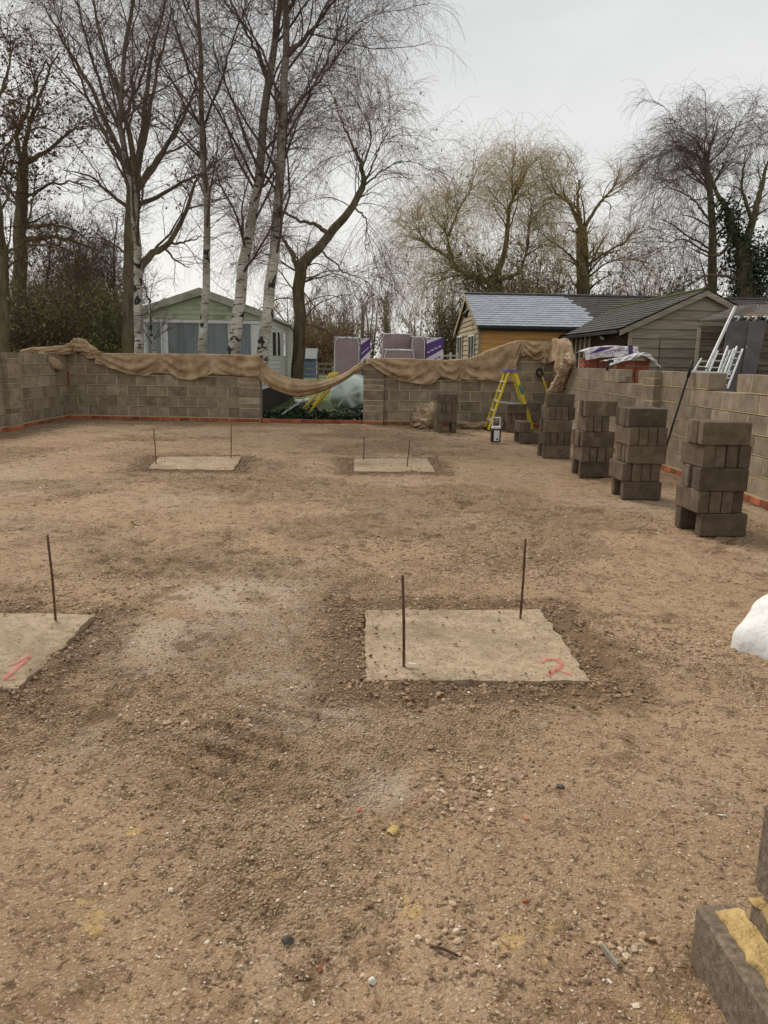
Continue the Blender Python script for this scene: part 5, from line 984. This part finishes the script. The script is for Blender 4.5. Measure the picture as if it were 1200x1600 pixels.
for q in (1153, 1168, 1180, 1198): p = P(q, 497, sY-0.3); link('hook', tube_mesh('hook', smooth_path([p+[0, 0.2, -0.1], p+[0, 0.0, -0.05], p+[0.02, 0, 0.03], p+[-0.05, 0.05, 0.02]], 10)-og, 0.02, 6), M_['alu'], shed)
def board_panel(pxs, Yb, Yt, label):
    (a, b, c, d) = pxs; p = [P(*a, Yb), P(*b, Yb), P(*c, Yt), P(*d, Yt)]; o_ = np.array([p[0][0], p[0][1], 0]); o = poly_prism('dark_panel', np.array(p)-o_, (0, 0.03, 0), M_['panel'], None); o.location = o_; tag(o, label, 'panel', 'dark panels leaning on the shed')
board_panel(((1118, 640), (1150, 640), (1171, 500), (1138, 503)), 15.9, 17.05, 'dark plain panel leaning on the lean-to, behind the ladders')
board_panel(((1152, 640), (1170, 640), (1199, 500), (1172, 502)), 15.75, 17.0, 'dark paint-spattered panel leaning on the lean-to at the right')
# aluminium ladders leaning behind the notch in the right wall
def ladder(a, b, wdt, nr, Ya, Yb, label, r=0.02):
    A, B = P(*a, Ya), P(*b, Yb); d = B-A; s_ = np.array([1.0, 0, 0])*wdt*0.92+np.array([0, wdt*0.3, 0]); o_ = np.array([A[0], A[1], 0]); root = empty('aluminium_ladder', label, 'ladder', o_, 0, 'aluminium ladders')
    for q in (0, 1): bar('rail', A+s_*q, B+s_*q, 0.026, 0.022, M_['alu'], root, o_)
    for k in range(nr): f = (k+0.5)/nr; bar('rung', A+d*f, A+d*f+s_, 0.02, 0.02, M_['alu'], root, o_)
ladder((1113, 607), (1137, 541), 0.22, 5, 12.6, 13.6, 'upright aluminium ladder section in the notch of the right wall')
ladder((1122, 607), (1147, 545), 0.20, 6, 12.2, 13.3, 'second aluminium ladder section leaning behind the first')
ladder((1081, 585), (1096, 560), 0.28, 3, 13.6, 13.9, 'low aluminium ladder end left of the other ladders')
ladder((1104, 590), (1122, 548), 0.30, 4, 14.2, 14.6, 'aluminium ladder between the low end and the upright sections')
p = [P(1104, 575, 13.4), P(1149, 479, 14.4)]; pp = bar('aluminium_pole', p[0], p[1], 0.045, 0.035, M_['alu'], None, p[0]); pp.location = p[0]; tag(pp, 'long aluminium rail leaning up past the shed roof', 'rail')
p = [P(1078, 580, 11.2), P(1141, 584, 10.6)]; pp = bar('aluminium_pole', p[0], p[1], 0.035, 0.03, M_['alu'], None, p[0]); pp.location = p[0]; tag(pp, 'aluminium rail lying level across the notch in the right wall', 'rail')
# far shed, fences and gate
fy = 62.0; a = P(463, 560, fy); b = P(493, 560, fy); og = np.array([a[0], fy, 0]); fs = empty('blue_shed', 'small blue shed with grey roof on the far lawn', 'shed', og); ww = b[0]-a[0]; ht = P(480, 560, fy)[2]; rt_ = P(480, 546, fy)[2]
boxo('wall', 0, ww, 0, 2.2, -0.2, ht, M_['bluepaint'], fs); poly_prism('gable', [(ww-0.02, -0.02, ht+0.001), (ww-0.02, 2.2, ht+0.001), (ww-0.02, 1.1, rt_)], (-0.06, 0, 0), M_['bluepaint'], fs)
for (y0_, y1_) in ((-0.2, 1.1), (2.4, 1.1)): poly_prism('roof', [(-0.1, y0_, ht-0.05), (ww+0.12, y0_, ht-0.05), (ww+0.12, y1_, rt_+0.06), (-0.1, y1_, rt_+0.06)], (0, 0, 0.05), M_['shedroof'], fs)
boxo('door', ww+0.002, ww+0.03, 0.6, 1.6, 0, ht-0.3, M_['upvc'], fs)
fy = 50.0; x0 = P(455, 575, fy)[0]; x1 = P(600, 575, fy)[0]; og = np.array([x0, fy, 0]); fn = empty('rail_fence', 'grey post and rail fence across the far lawn', 'fence', og)
for q in np.arange(0, x1-x0, 1.7): boxo('post', q, q+0.12, 0, 0.12, -0.2, 1.15, M_['fence'], fn)
for z_ in (0.35, 0.72, 1.05): boxo('rail', 0, x1-x0, -0.045, -0.002, z_, z_+0.1, M_['fence'], fn)
fy = 29.5; x0 = P(690, 552, fy)[0]; x1 = P(716, 552, fy)[0]; og = np.array([x0, fy, 0]); fn = empty('white_fence', 'white post fence beside the timber barn', 'fence', og)
for q in (0, (x1-x0)/2, x1-x0-0.08): boxo('post', q, q+0.08, 0, 0.08, -0.2, 1.75, M_['upvc'], fn)
for z_ in (0.7, 1.2, 1.6): boxo('rail', 0, x1-x0, -0.05, -0.002, z_, z_+0.05, M_['upvc'], fn)
# ------------------------------------------------------------------ trees
def unit(v): return v/(np.linalg.norm(v, axis=-1, keepdims=True)+1e-9)
def spawn(par, n, t0, t1, ang, length, npt, r_ratio, r_max, r_min, bias, noise, seed_len=0.35, tip=0.35, lenpow=0.5):
    """par: list of (points (b,p,3), radii (b,p)); children start on the parents. bias: (z pull at start, z pull at end)"""
    Ls = [np.linalg.norm(np.diff(p, axis=1), axis=2).sum(1) for p, _ in par]; tot = sum(l.sum() for l in Ls); outP = []; outR = []
    for (p, r), l in zip(par, Ls):
        m = int(round(n*l.sum()/tot))
        if m < 1: continue
        b = rng.choice(len(l), m, p=l/l.sum()); t = t0+(t1-t0)*rng.random(m)**0.85; q = p.shape[1]-1; f = t*q; i = np.minimum(f.astype(int), q-1); f = (f-i)[:, None]
        s = p[b, i]*(1-f)+p[b, i+1]*f; T = unit(p[b, i+1]-p[b, i]); pr = r[b, i]*(1-f[:, 0])+r[b, i+1]*f[:, 0]
        perp = np.cross(T, unit(rng.normal(size=(m, 3)))); perp = unit(perp); a = np.radians(ang[0]+ang[1]*rng.normal(size=m))[:, None]
        d = unit(T*np.cos(a)+perp*np.sin(a)); L_ = length*(1-seed_len+2*seed_len*rng.random(m))*(1.15-0.75*t*lenpow*1.0); pts = [s]; st = (L_/(npt-1))[:, None]
        for k in range(npt-1):
            g = bias[0]+(bias[1]-bias[0])*k/max(1, npt-2); d = unit(d+np.array([0, 0, 1.0])*g+noise*rng.normal(size=(m, 3))); pts.append(pts[-1]+d*st)
        r0 = np.clip(pr*r_ratio, r_min, r_max); outP.append(np.stack(pts, 1)); outR.append(np.maximum(r0[:, None]*np.linspace(1, tip, npt)[None], r_min*0.75))
    return [(np.concatenate(outP), np.concatenate(outR))]
def limb(pts, r0, r1, Y, n=16, jit=0.02):
    p = smooth_path([P(a, b, Y+(c[0] if c else 0)) for a, b, *c in pts], n); p[1:] += rng.normal(0, jit, (n-1, 3)); rr = r0+(r1-r0)*np.linspace(0, 1, n)**0.8; return p[None], rr[None]
def build_tree(label, trunk, limbs, levels, tmat, bmat, kmat, group, leaves=None, name='tree', sides=10, upto=1):
    """trunk: list of limb() kept in the trunk mesh; limbs: list of limb(); levels: list of spawn kwargs"""
    b = trunk[0][0][0, 0].copy(); root = empty(name, label, 'tree', b, 0, group)
    v, F = merge([tubes(p, r, sides) for p, r in trunk]); v = v.reshape(-1, 3); link('trunk', mesh_np('trunk', v-b, F, True), tmat, root)
    br = [tubes(p, r, 7) for p, r in limbs]; tw = []; cur = list(trunk)+list(limbs)
    for k, lv in enumerate(levels):
        src = lv.pop('src', None); par = cur if src is None else src
        new = spawn(par, **lv); (br if k < upto else tw).append(tubes(*new[0], 5 if k < upto else 3)); cur = new if k else (list(limbs)+new)
    if br: v, F = merge(br); link('branches', mesh_np('branches', v-b, F, True), bmat, root)
    v, F = merge(tw); link('crown', mesh_np('crown', v-b, F), kmat, root)
    if leaves:
        n, size, lm = leaves[:3]; p = cur[-1][0].reshape(-1, 3); c = p[rng.integers(0, len(p), n)]
        if len(leaves) > 3:                       # leaves cling in a few clumps
            ctr = p[rng.integers(0, len(p), leaves[3])]; d = np.min(np.linalg.norm(p[:, None]-ctr[None], axis=2), 1) if len(p)*leaves[3] < 4e6 else np.zeros(len(p)); wgt = np.exp(-(d/0.9)**2)+0.02; c = p[rng.choice(len(p), n, p=wgt/wgt.sum())]
        c = c+rng.normal(0, 0.05, (n, 3)); v, f = leaf_quads(c, size, 0.0); link('leaves', mesh_np('leaves', v-b, f), lm, root)
    return root
def lv(n, t0, t1, ang, length, npt, rr, rmax, rmin, bias, noise, **k): return dict(n=n, t0=t0, t1=t1, ang=ang, length=length, npt=npt, r_ratio=rr, r_max=rmax, r_min=rmin, bias=bias, noise=noise, **k)
def birch_levels(s=1.0, hang=-0.30):
    return [lv(int(26*s), 0.22, 0.97, (42, 10), 2.5, 9, 0.40, 0.035, 0.009, (0.10, -0.02), 0.11), lv(int(330*s), 0.12, 1.0, (42, 14), 1.2, 7, 0.5, 0.010, 0.0038, (0.05, -0.2), 0.14), lv(int(4300*s), 0.05, 1.0, (45, 18), 0.75, 5, 0.5, 0.0032, 0.0020, (-0.1, hang), 0.16)]
BG = 'birches in front of the caravan'
Yb = 18.9
build_tree('slim birch whose pale trunk stands left of the caravan', [limb([(217, 580), (216, 500), (215, 420), (213, 340), (203, 270), (191, 220), (188, 170), (195, 90), (205, 10), (212, -60)], 0.125, 0.03, Yb)], [limb([(191, 215), (160, 140), (135, 60), (118, 0)], 0.05, 0.015, Yb), limb([(202, 270), (160, 205), (120, 110), (90, 40)], 0.05, 0.015, Yb, 14), limb([(190, 190), (225, 110), (245, 30)], 0.04, 0.012, Yb)], birch_levels(), M_['birch'], M_['twig'], M_['birchtwig'], BG)
build_tree('straight thin birch in front of the caravan window', [limb([(316, 580), (318, 500), (321, 420), (322, 330), (318, 230), (315, 150), (311, 80), (307, 0), (304, -70)], 0.115, 0.03, Yb-0.2)], [limb([(317, 200), (345, 130), (365, 60), (385, 0)], 0.035, 0.012, Yb), limb([(315, 150), (285, 80), (265, 10)], 0.035, 0.012, Yb)], birch_levels(0.85), M_['birch'], M_['twig'], M_['birchtwig'], BG, leaves=(350, 0.04, M_['leafbrown'], 3))
build_tree('thick birch leaning right in front of the caravan', [limb([(361, 580), (368, 520), (378, 450), (390, 370), (400, 300), (410, 220), (420, 130), (430, 60), (438, 0), (444, -70)], 0.17, 0.05, Yb-0.5)], [limb([(418, 125), (390, 60), (360, 0)], 0.045, 0.02, Yb-0.5), limb([(404, 270), (370, 175), (345, 110), (330, 70)], 0.035, 0.012, Yb-0.5)], birch_levels(1.0), M_['birch'], M_['twig'], M_['birchtwig'], BG)
build_tree('tall birch at the right corner of the caravan', [limb([(408, 590), (413, 540), (421, 460), (430, 370), (436, 290), (441, 200), (444, 110), (446, 40), (448, -70)], 0.165, 0.06, Yb-0.8)], [limb([(444, 90), (480, 55), (505, 25), (528, -5)], 0.06, 0.02, Yb-0.8), limb([(440, 190), (475, 150), (510, 110), (540, 72), (562, 45)], 0.035, 0.012, Yb-0.8), limb([(438, 230), (500, 120), (522, 65), (545, 10)], 0.03, 0.012, Yb-0.6), limb([(446, 20), (490, -40), (530, -60), (555, -25)], 0.04, 0.012, Yb-0.6)], birch_levels(1.15, -0.42), M_['birch'], M_['twig'], M_['birchtwig'], BG)
build_tree('thin birch sapling beside the left window of the caravan', [limb([(241, 570), (237, 520), (232, 470), (222, 440)], 0.045, 0.015, Yb+0.4)], [], [lv(14, 0.2, 1, (45, 10), 0.9, 6, 0.4, 0.015, 0.008, (0.05, 0), 0.12), lv(120, 0.1, 1, (45, 15), 0.5, 5, 0.5, 0.008, 0.004, (0, -0.1), 0.15), lv(500, 0.1, 1, (45, 15), 0.3, 4, 0.5, 0.005, 0.003, (0, -0.1), 0.15)], M_['birch'], M_['twig'], M_['birchtwig'], BG)
OAKL = lambda s=1.0, L0=2.6: [lv(int(30*s), 0.18, 1.0, (48, 14), L0*0.8, 9, 0.45, 0.04, 0.010, (0.06, 0.03), 0.17), lv(int(270*s), 0.15, 1.0, (48, 16), 1.0, 7, 0.5, 0.014, 0.005, (0.04, 0.0), 0.22), lv(int(2900*s), 0.1, 1.0, (48, 18), 0.5, 5, 0.5, 0.004, 0.0026, (0.02, -0.05), 0.22)]
Yo = 23.5
build_tree('big dark many-stemmed tree behind the left birch', [limb([(206, 590), (207, 480), (206, 400), (207, 300), (212, 250)], 0.30, 0.17, Yo)], [limb([(207, 300), (190, 245), (165, 190), (130, 115), (95, 60), (70, 10)], 0.12, 0.02, Yo), limb([(210, 260), (200, 200), (175, 120), (150, 30), (140, -30)], 0.10, 0.02, Yo), limb([(212, 270), (222, 215), (228, 150), (240, 70), (258, 0)], 0.13, 0.02, Yo), limb([(214, 265), (232, 190), (246, 110), (270, 20)], 0.10, 0.02, Yo), limb([(216, 290), (245, 250), (275, 205), (297, 160), (312, 110)], 0.11, 0.02, Yo), limb([(215, 320), (250, 305), (290, 283), (330, 262), (360, 230)], 0.08, 0.015, Yo), limb([(218, 420), (240, 395), (265, 378), (290, 330), (305, 285), (335, 250)], 0.14, 0.02, Yo), limb([(262, 380), (290, 378), (318, 368)], 0.05, 0.012, Yo), limb([(206, 330), (170, 300), (140, 275), (100, 265)], 0.07, 0.012, Yo)], OAKL(1.25), M_['bark'], M_['bark'], M_['twig'], 'tall bare trees on the left', leaves=(1300, 0.05, M_['leafbrown'], 7))
build_tree('dark oak with a few brown leaves at the far left', [limb([(31, 590), (31, 480), (32, 390), (34, 300), (36, 255)], 0.27, 0.15, 25.0)], [limb([(36, 255), (25, 215), (38, 180), (55, 140), (72, 95)], 0.10, 0.02, 25), limb([(36, 250), (48, 190), (70, 130), (92, 80)], 0.09, 0.02, 25), limb([(38, 255), (75, 235), (110, 205), (135, 200)], 0.09, 0.015, 25), limb([(38, 310), (75, 290), (115, 285), (150, 300)], 0.06, 0.012, 25), limb([(36, 355), (75, 352), (110, 357), (150, 385)], 0.08, 0.015, 25), limb([(36, 375), (80, 370), (120, 378), (160, 395)], 0.10, 0.02, 25), limb([(34, 330), (12, 290), (-10, 250)], 0.06, 0.015, 25)], OAKL(1.0, 2.2), M_['bark'], M_['bark'], M_['twig'], 'tall bare trees on the left', leaves=(2600, 0.055, M_['leafbrown'], 9))
build_tree('oak with brown leaves cut by the left edge', [limb([(6, 590), (8, 480), (4, 400), (-8, 300), (-20, 200)], 0.17, 0.09, 22.0)], [limb([(-20, 210), (0, 150), (15, 100), (22, 60)], 0.07, 0.015, 22), limb([(-10, 300), (8, 250), (20, 215)], 0.05, 0.015, 22), limb([(4, 400), (30, 385), (60, 383)], 0.05, 0.015, 22)], OAKL(0.7, 1.6), M_['bark'], M_['bark'], M_['twig'], 'tall bare trees on the left', leaves=(2400, 0.055, M_['leafbrown'], 8))
Yw = 27.5
WIL = [lv(110, 0.35, 1.0, (45, 25), 2.1, 10, 0.16, 0.03, 0.010, (0.03, -0.22), 0.10), lv(500, 0.1, 1.0, (35, 15), 1.5, 7, 0.5, 0.010, 0.005, (0.03, -0.22), 0.13), lv(7000, 0.05, 1.0, (38, 15), 0.95, 5, 0.5, 0.0045, 0.0030, (-0.08, -0.48), 0.13)]
build_tree('pollarded willow with one thick limb bending right', [limb([(462, 620), (466, 560), (470, 500), (468, 450), (474, 410)], 0.25, 0.21, Yw, jit=0.025), limb([(473, 412), (495, 392), (520, 362), (545, 328), (564, 300), (569, 285), (566, 262), (560, 243), (556, 232)], 0.20, 0.05, Yw, jit=0.03)], [limb([(470, 430), (455, 395), (440, 370)], 0.12, 0.05, Yw), limb([(512, 365), (490, 350), (465, 345), (440, 330)], 0.09, 0.03, Yw), limb([(566, 298), (585, 250), (597, 222), (612, 200)], 0.04, 0.012, Yw), limb([(566, 262), (580, 215), (560, 160)], 0.04, 0.012, Yw), limb([(569, 290), (600, 265), (628, 250)], 0.04, 0.012, Yw), limb([(560, 250), (535, 190), (520, 150)], 0.05, 0.012, Yw), limb([(550, 320), (572, 345), (570, 390)], 0.04, 0.012, Yw), limb([(500, 390), (540, 425), (575, 440)], 0.04, 0.012, Yw)], WIL, M_['bark'], M_['bark'], M_['redtwig'], 'willows', leaves=(500, 0.05, M_['leafbrown']), upto=1)
Y2 = 42.0
def wl(hang, n=1.0, L3=1.6): return [lv(int(90*n), 0.25, 1.0, (42, 14), 2.0, 9, 0.45, 0.07, 0.02, (0.08, -0.10), 0.17), lv(int(480*n), 0.15, 1.0, (45, 15), 1.2, 7, 0.5, 0.025, 0.011, (0.05, -0.14), 0.17), lv(int(3800*n), 0.1, 1.0, (42, 16), L3, 6, 0.5, 0.009, 0.0055, (-0.02, hang), 0.13)]
build_tree('spreading weeping willow behind the timber barn', [limb([(778, 520), (775, 470), (772, 435)], 0.55, 0.45, Y2)], [limb([(770, 445), (735, 428), (710, 418), (702, 385), (692, 350)], 0.2, 0.03, Y2), limb([(772, 440), (790, 385), (795, 330), (803, 305), (812, 285)], 0.2, 0.03, Y2), limb([(770, 440), (810, 425), (825, 380), (830, 320)], 0.13, 0.03, Y2), limb([(715, 418), (690, 395), (665, 380), (650, 355)], 0.12, 0.02, Y2), limb([(700, 370), (718, 325), (738, 295)], 0.08, 0.02, Y2), limb([(775, 470), (745, 440), (720, 430), (680, 440)], 0.12, 0.02, Y2)], wl(-0.95, 1.2, 2.9), M_['bark'], M_['bark'], M_['willowtwig'], 'willows', upto=1)
build_tree('upright rounded willow behind the barn ridge', [limb([(912, 520), (911, 455), (910, 400), (908, 355)], 0.42, 0.3, Y2+1)], [limb([(909, 360), (890, 320), (872, 305), (862, 290)], 0.12, 0.03, Y2+1), limb([(908, 355), (902, 315), (906, 280)], 0.14, 0.03, Y2+1), limb([(910, 360), (935, 320), (948, 305), (965, 285)], 0.12, 0.03, Y2+1), limb([(911, 420), (945, 395), (975, 380), (990, 360)], 0.09, 0.03, Y2+1), limb([(911, 420), (880, 390), (858, 375)], 0.09, 0.03, Y2+1), limb([(911, 440), (950, 410), (990, 405)], 0.07, 0.02, Y2+1)], wl(-0.12, 0.9, 0.9), M_['bark'], M_['bark'], M_['willowtwig'], 'willows', upto=1)
build_tree('tall drooping birch right of the willows', [limb([(1112, 520), (1113, 440), (1113, 360), (1108, 290), (1105, 250), (1112, 220)], 0.28, 0.05, 36)], [limb([(1108, 290), (1080, 240), (1055, 230)], 0.06, 0.015, 36), limb([(1106, 240), (1094, 235), (1088, 222)], 0.05, 0.015, 36), limb([(1110, 300), (1128, 262), (1140, 238)], 0.06, 0.015, 36), limb([(1112, 350), (1080, 310), (1040, 290)], 0.06, 0.015, 36), limb([(1112, 400), (1070, 375), (1045, 380)], 0.06, 0.015, 36)], [lv(60, 0.12, 1.0, (50, 12), 2.3, 9, 0.45, 0.06, 0.017, (0.08, -0.06), 0.13), lv(420, 0.15, 1.0, (45, 15), 1.2, 7, 0.5, 0.02, 0.009, (0.0, -0.2), 0.14), lv(5600, 0.1, 1.0, (42, 16), 1.3, 5, 0.5, 0.007, 0.0045, (-0.1, -0.6), 0.13)], M_['bark'], M_['bark'], M_['birchtwig'], 'trees behind the right buildings')
ok = build_tree('ivy-clad oak leaning at the right edge', [limb([(1168, 520), (1165, 440), (1158, 390)], 0.42, 0.3, 33)], [limb([(1158, 395), (1140, 340), (1120, 300), (1105, 260)], 0.22, 0.03, 33), limb([(1162, 400), (1180, 330), (1192, 285), (1203, 240)], 0.22, 0.03, 33), limb([(1150, 370), (1120, 400), (1080, 390)], 0.1, 0.02, 33), limb([(1165, 440), (1120, 430), (1085, 435)], 0.1, 0.02, 33), limb([(1175, 345), (1160, 290), (1165, 240)], 0.1, 0.02, 33), limb([(1165, 430), (1200, 400), (1240, 390)], 0.1, 0.02, 33)], OAKL(0.9, 1.9), M_['bark'], M_['bark'], M_['twig'], 'trees behind the right buildings')
def ivy_on(path, Y, r, n, parent):
    p = smooth_path([P(a, b, Y) for a, b in path], 40); c = p[rng.integers(0, 40, n)]+rng.normal(0, r, (n, 3)); v, f = leaf_quads(c, 0.09, 0.2); b = np.array(parent.location); link('ivy', mesh_np('ivy', v-b, f), M_['ivy'], parent)
ivy_on([(1168, 470), (1163, 420), (1150, 370), (1130, 320)], 33, 0.33, 2600, ok); ivy_on([(1165, 450), (1190, 420), (1195, 380)], 33, 0.4, 1500, ok)
def bush(label, px, pyt, pyb, half, Y, lmat, nl, size, kmat, ntw=1500, group='shrubs and undergrowth', name='shrub', leaf_frac=1.0):
    b = P(px, pyb, Y); b[2] = -0.15; h = P(px, pyt, Y)[2]-b[2]; w_ = half/FPX*Y; root = empty(name, label, 'shrub', b, 0, group); ns = 40
    base = np.zeros((ns, 3)); base[:, :2] = rng.normal(0, w_*0.3, (ns, 2)); d = unit(np.stack([rng.normal(0, 0.5, ns)*w_/h*1.6, rng.normal(0, 0.4, ns), np.ones(ns)], 1)); n = 8; t = np.linspace(0, 1, n)[None, :, None]
    pts = base[:, None]+d[:, None]*t*(h*(0.5+0.5*rng.random((ns, 1, 1))))+rng.normal(0, 0.05, (ns, n, 3))*t; rr = np.linspace(0.035, 0.01, n)[None]*np.ones((ns, 1))*(Y/30)
    l1 = spawn([(pts, rr)], 300, 0.15, 1.0, (40, 15), h*0.28, 6, 0.5, 0.02*Y/30, 0.008*Y/30, (0.05, 0), 0.2); l2 = spawn(l1, ntw, 0.1, 1, (45, 15), h*0.14, 4, 0.5, 0.008*Y/30, 0.005*Y/30, (0, 0), 0.2)
    v, F = merge([tubes(pts, rr, 5), tubes(*l1[0], 3), tubes(*l2[0], 3)]); link('stems', mesh_np('stems', v, F), kmat, root)
    if nl: p = np.concatenate([l2[0][0].reshape(-1, 3), l1[0][0].reshape(-1, 3)]); c = p[rng.integers(0, len(p), nl)]+rng.normal(0, 0.12, (nl, 3)); v, f = leaf_quads(c, size, 0.2); link('foliage', mesh_np('foliage', v, f), lmat, root)
bush('dark green undergrowth at the left edge behind the left wall', 25, 440, 560, 60, 24.5, M_['leafolive'], 4500, 0.06, M_['twig'])
bush('olive undergrowth behind the left corner of the walls', 105, 445, 560, 60, 27, M_['leafolive'], 5000, 0.06, M_['twig'])
bush('twiggy brown thicket between the left trees', 150, 385, 560, 55, 33, M_['leafbrown'], 1200, 0.06, M_['redtwig'], 3500)
bush('dark evergreen undergrowth left of the caravan', 185, 455, 560, 45, 25, M_['leafgreen'], 5000, 0.06, M_['twig'])
bush('yellowing undergrowth between the left oaks', 65, 410, 560, 40, 31, M_['leafgold'], 1800, 0.05, M_['redtwig'], 3000)
bush('yellowing shrub right of the caravan', 505, 488, 575, 40, 78, M_['leafgold'], 2600, 0.12, M_['redtwig'], 2500)
bush('dark ivy bush under the spreading willow', 770, 395, 560, 45, 40, M_['leafolive'], 6000, 0.09, M_['twig'])
bush('brown green thicket left of the spreading willow trunk', 835, 400, 560, 55, 46, M_['leafolive'], 3500, 0.08, M_['redtwig'], 3500)
bush('olive bush at the left end of the barn', 705, 465, 570, 30, 36, M_['leafolive'], 3500, 0.07, M_['twig'])
bush('dark green bush below the rounded willow', 925, 425, 560, 60, 47, M_['leafgreen'], 4000, 0.09, M_['redtwig'])
bush('reddish brown bare thicket right of the rounded willow', 1015, 395, 560, 60, 46, M_['leafbrown'], 300, 0.06, M_['redtwig'], 4500)
bush('dark evergreen mass below the drooping birch', 1085, 430, 560, 70, 40, M_['leafgreen'], 6000, 0.09, M_['twig'])
bush('dark evergreen mass behind the lean-to at the right edge', 1180, 420, 560, 70, 37, M_['ivy'], 7000, 0.09, M_['twig'])
def far_wood(name, label, px0, px1, Y0, Y1, htop, ntree, nl, tw=5, seed=0, ks='wood_far', lmat='leafolive', lsize=0.14):
    X0 = P(px0, 560, Y0)[0]; X1 = P(px1, 560, Y1)[0]; xs = rng.uniform(min(X0, X1), max(X0, X1), ntree); ys = rng.uniform(Y0, Y1, ntree); hh = htop*(0.55+0.5*fbm(xs*0.12+seed, ys*0.1, 3)+0.2*rng.random(ntree)); n = 8; t = np.linspace(0, 1, n)[None, :, None]
    d = np.stack([rng.normal(0, 0.06, ntree), rng.normal(0, 0.06, ntree), np.ones(ntree)], 1); pts = np.stack([xs, ys, np.full(ntree, -0.4)], 1)[:, None]+d[:, None]*t*hh[:, None, None]+rng.normal(0, 0.06, (ntree, n, 3))*t
    sc = (Y0+Y1)/2/60; rr = (0.13*sc)*np.linspace(1, 0.15, n)[None]*np.ones((ntree, 1)); l1 = spawn([(pts, rr)], ntree*22, 0.12, 1, (42, 14), htop*0.26, 6, 0.4, 0.05*sc, 0.016*sc, (0.1, 0.02), 0.15); l2 = spawn(l1, ntree*22*tw, 0.1, 1, (42, 16), htop*0.12, 4, 0.5, 0.018*sc, 0.010*sc, (0.05, 0), 0.18)
    v, F = merge([tubes(pts, rr, 5), tubes(*l1[0], 3), tubes(*l2[0], 3)]); o = link(name, mesh_np(name, v, F), M_[ks]); tag(o, label, 'woodland', kind='stuff')
    if nl:
        p = l1[0][0].reshape(-1, 3); p = p[p[:, 2] < htop*0.75]; c = p[rng.integers(0, len(p), nl)]+rng.normal(0, 0.3, (nl, 3)); c[:, 2] = np.abs(c[:, 2])*rng.random(nl)**0.6; v, f = leaf_quads(c, lsize, 0.2); tag(link('undergrowth', mesh_np('undergrowth', v, f), M_[lmat]), 'leafy undergrowth filling the '+label, 'undergrowth', kind='stuff')
far_wood('far_wood', 'grey brown wood on the far side of the lawn', 380, 800, 85, 100, 8.5, 80, 4500, 5, 3, lsize=0.22)
far_wood('left_wood', 'dense bare wood behind the left wall', -60, 235, 36, 50, 6.5, 60, 6000, 5, 9, 'wood_far', 'leafgold', 0.10)
far_wood('right_wood', 'hedge of bare trees behind the right buildings', 690, 1300, 56, 64, 4.4, 55, 3500, 4, 5, 'wood_far', 'leafolive', 0.16)
young = ['thin bare sapling by the left edge', 'thin bare sapling between the two left oaks', 'thin leaning sapling left of the big dark tree', 'thin sapling just left of the slim birch', 'thin sapling behind the left corner']
for k, (a, b) in enumerate([(15, 12), (60, 75), (150, 140), (185, 178), (118, 122)]):
    build_tree(young[k], [limb([(a, 580), ((a+b)/2, 480), (b, 400+20*(k % 3)), (b+6, 340+25*(k % 3))], 0.07, 0.02, 27+k*1.2)], [], [lv(22, 0.2, 1, (40, 10), 1.4, 7, 0.45, 0.03, 0.01, (0.08, 0.0), 0.13), lv(160, 0.1, 1, (42, 15), 0.8, 6, 0.5, 0.012, 0.006, (0, 0), 0.16), lv(1000, 0.1, 1, (45, 15), 0.4, 4, 0.5, 0.007, 0.005, (0, 0), 0.18)], M_['bark'], M_['twig'], M_['twig'], 'young trees on the left')
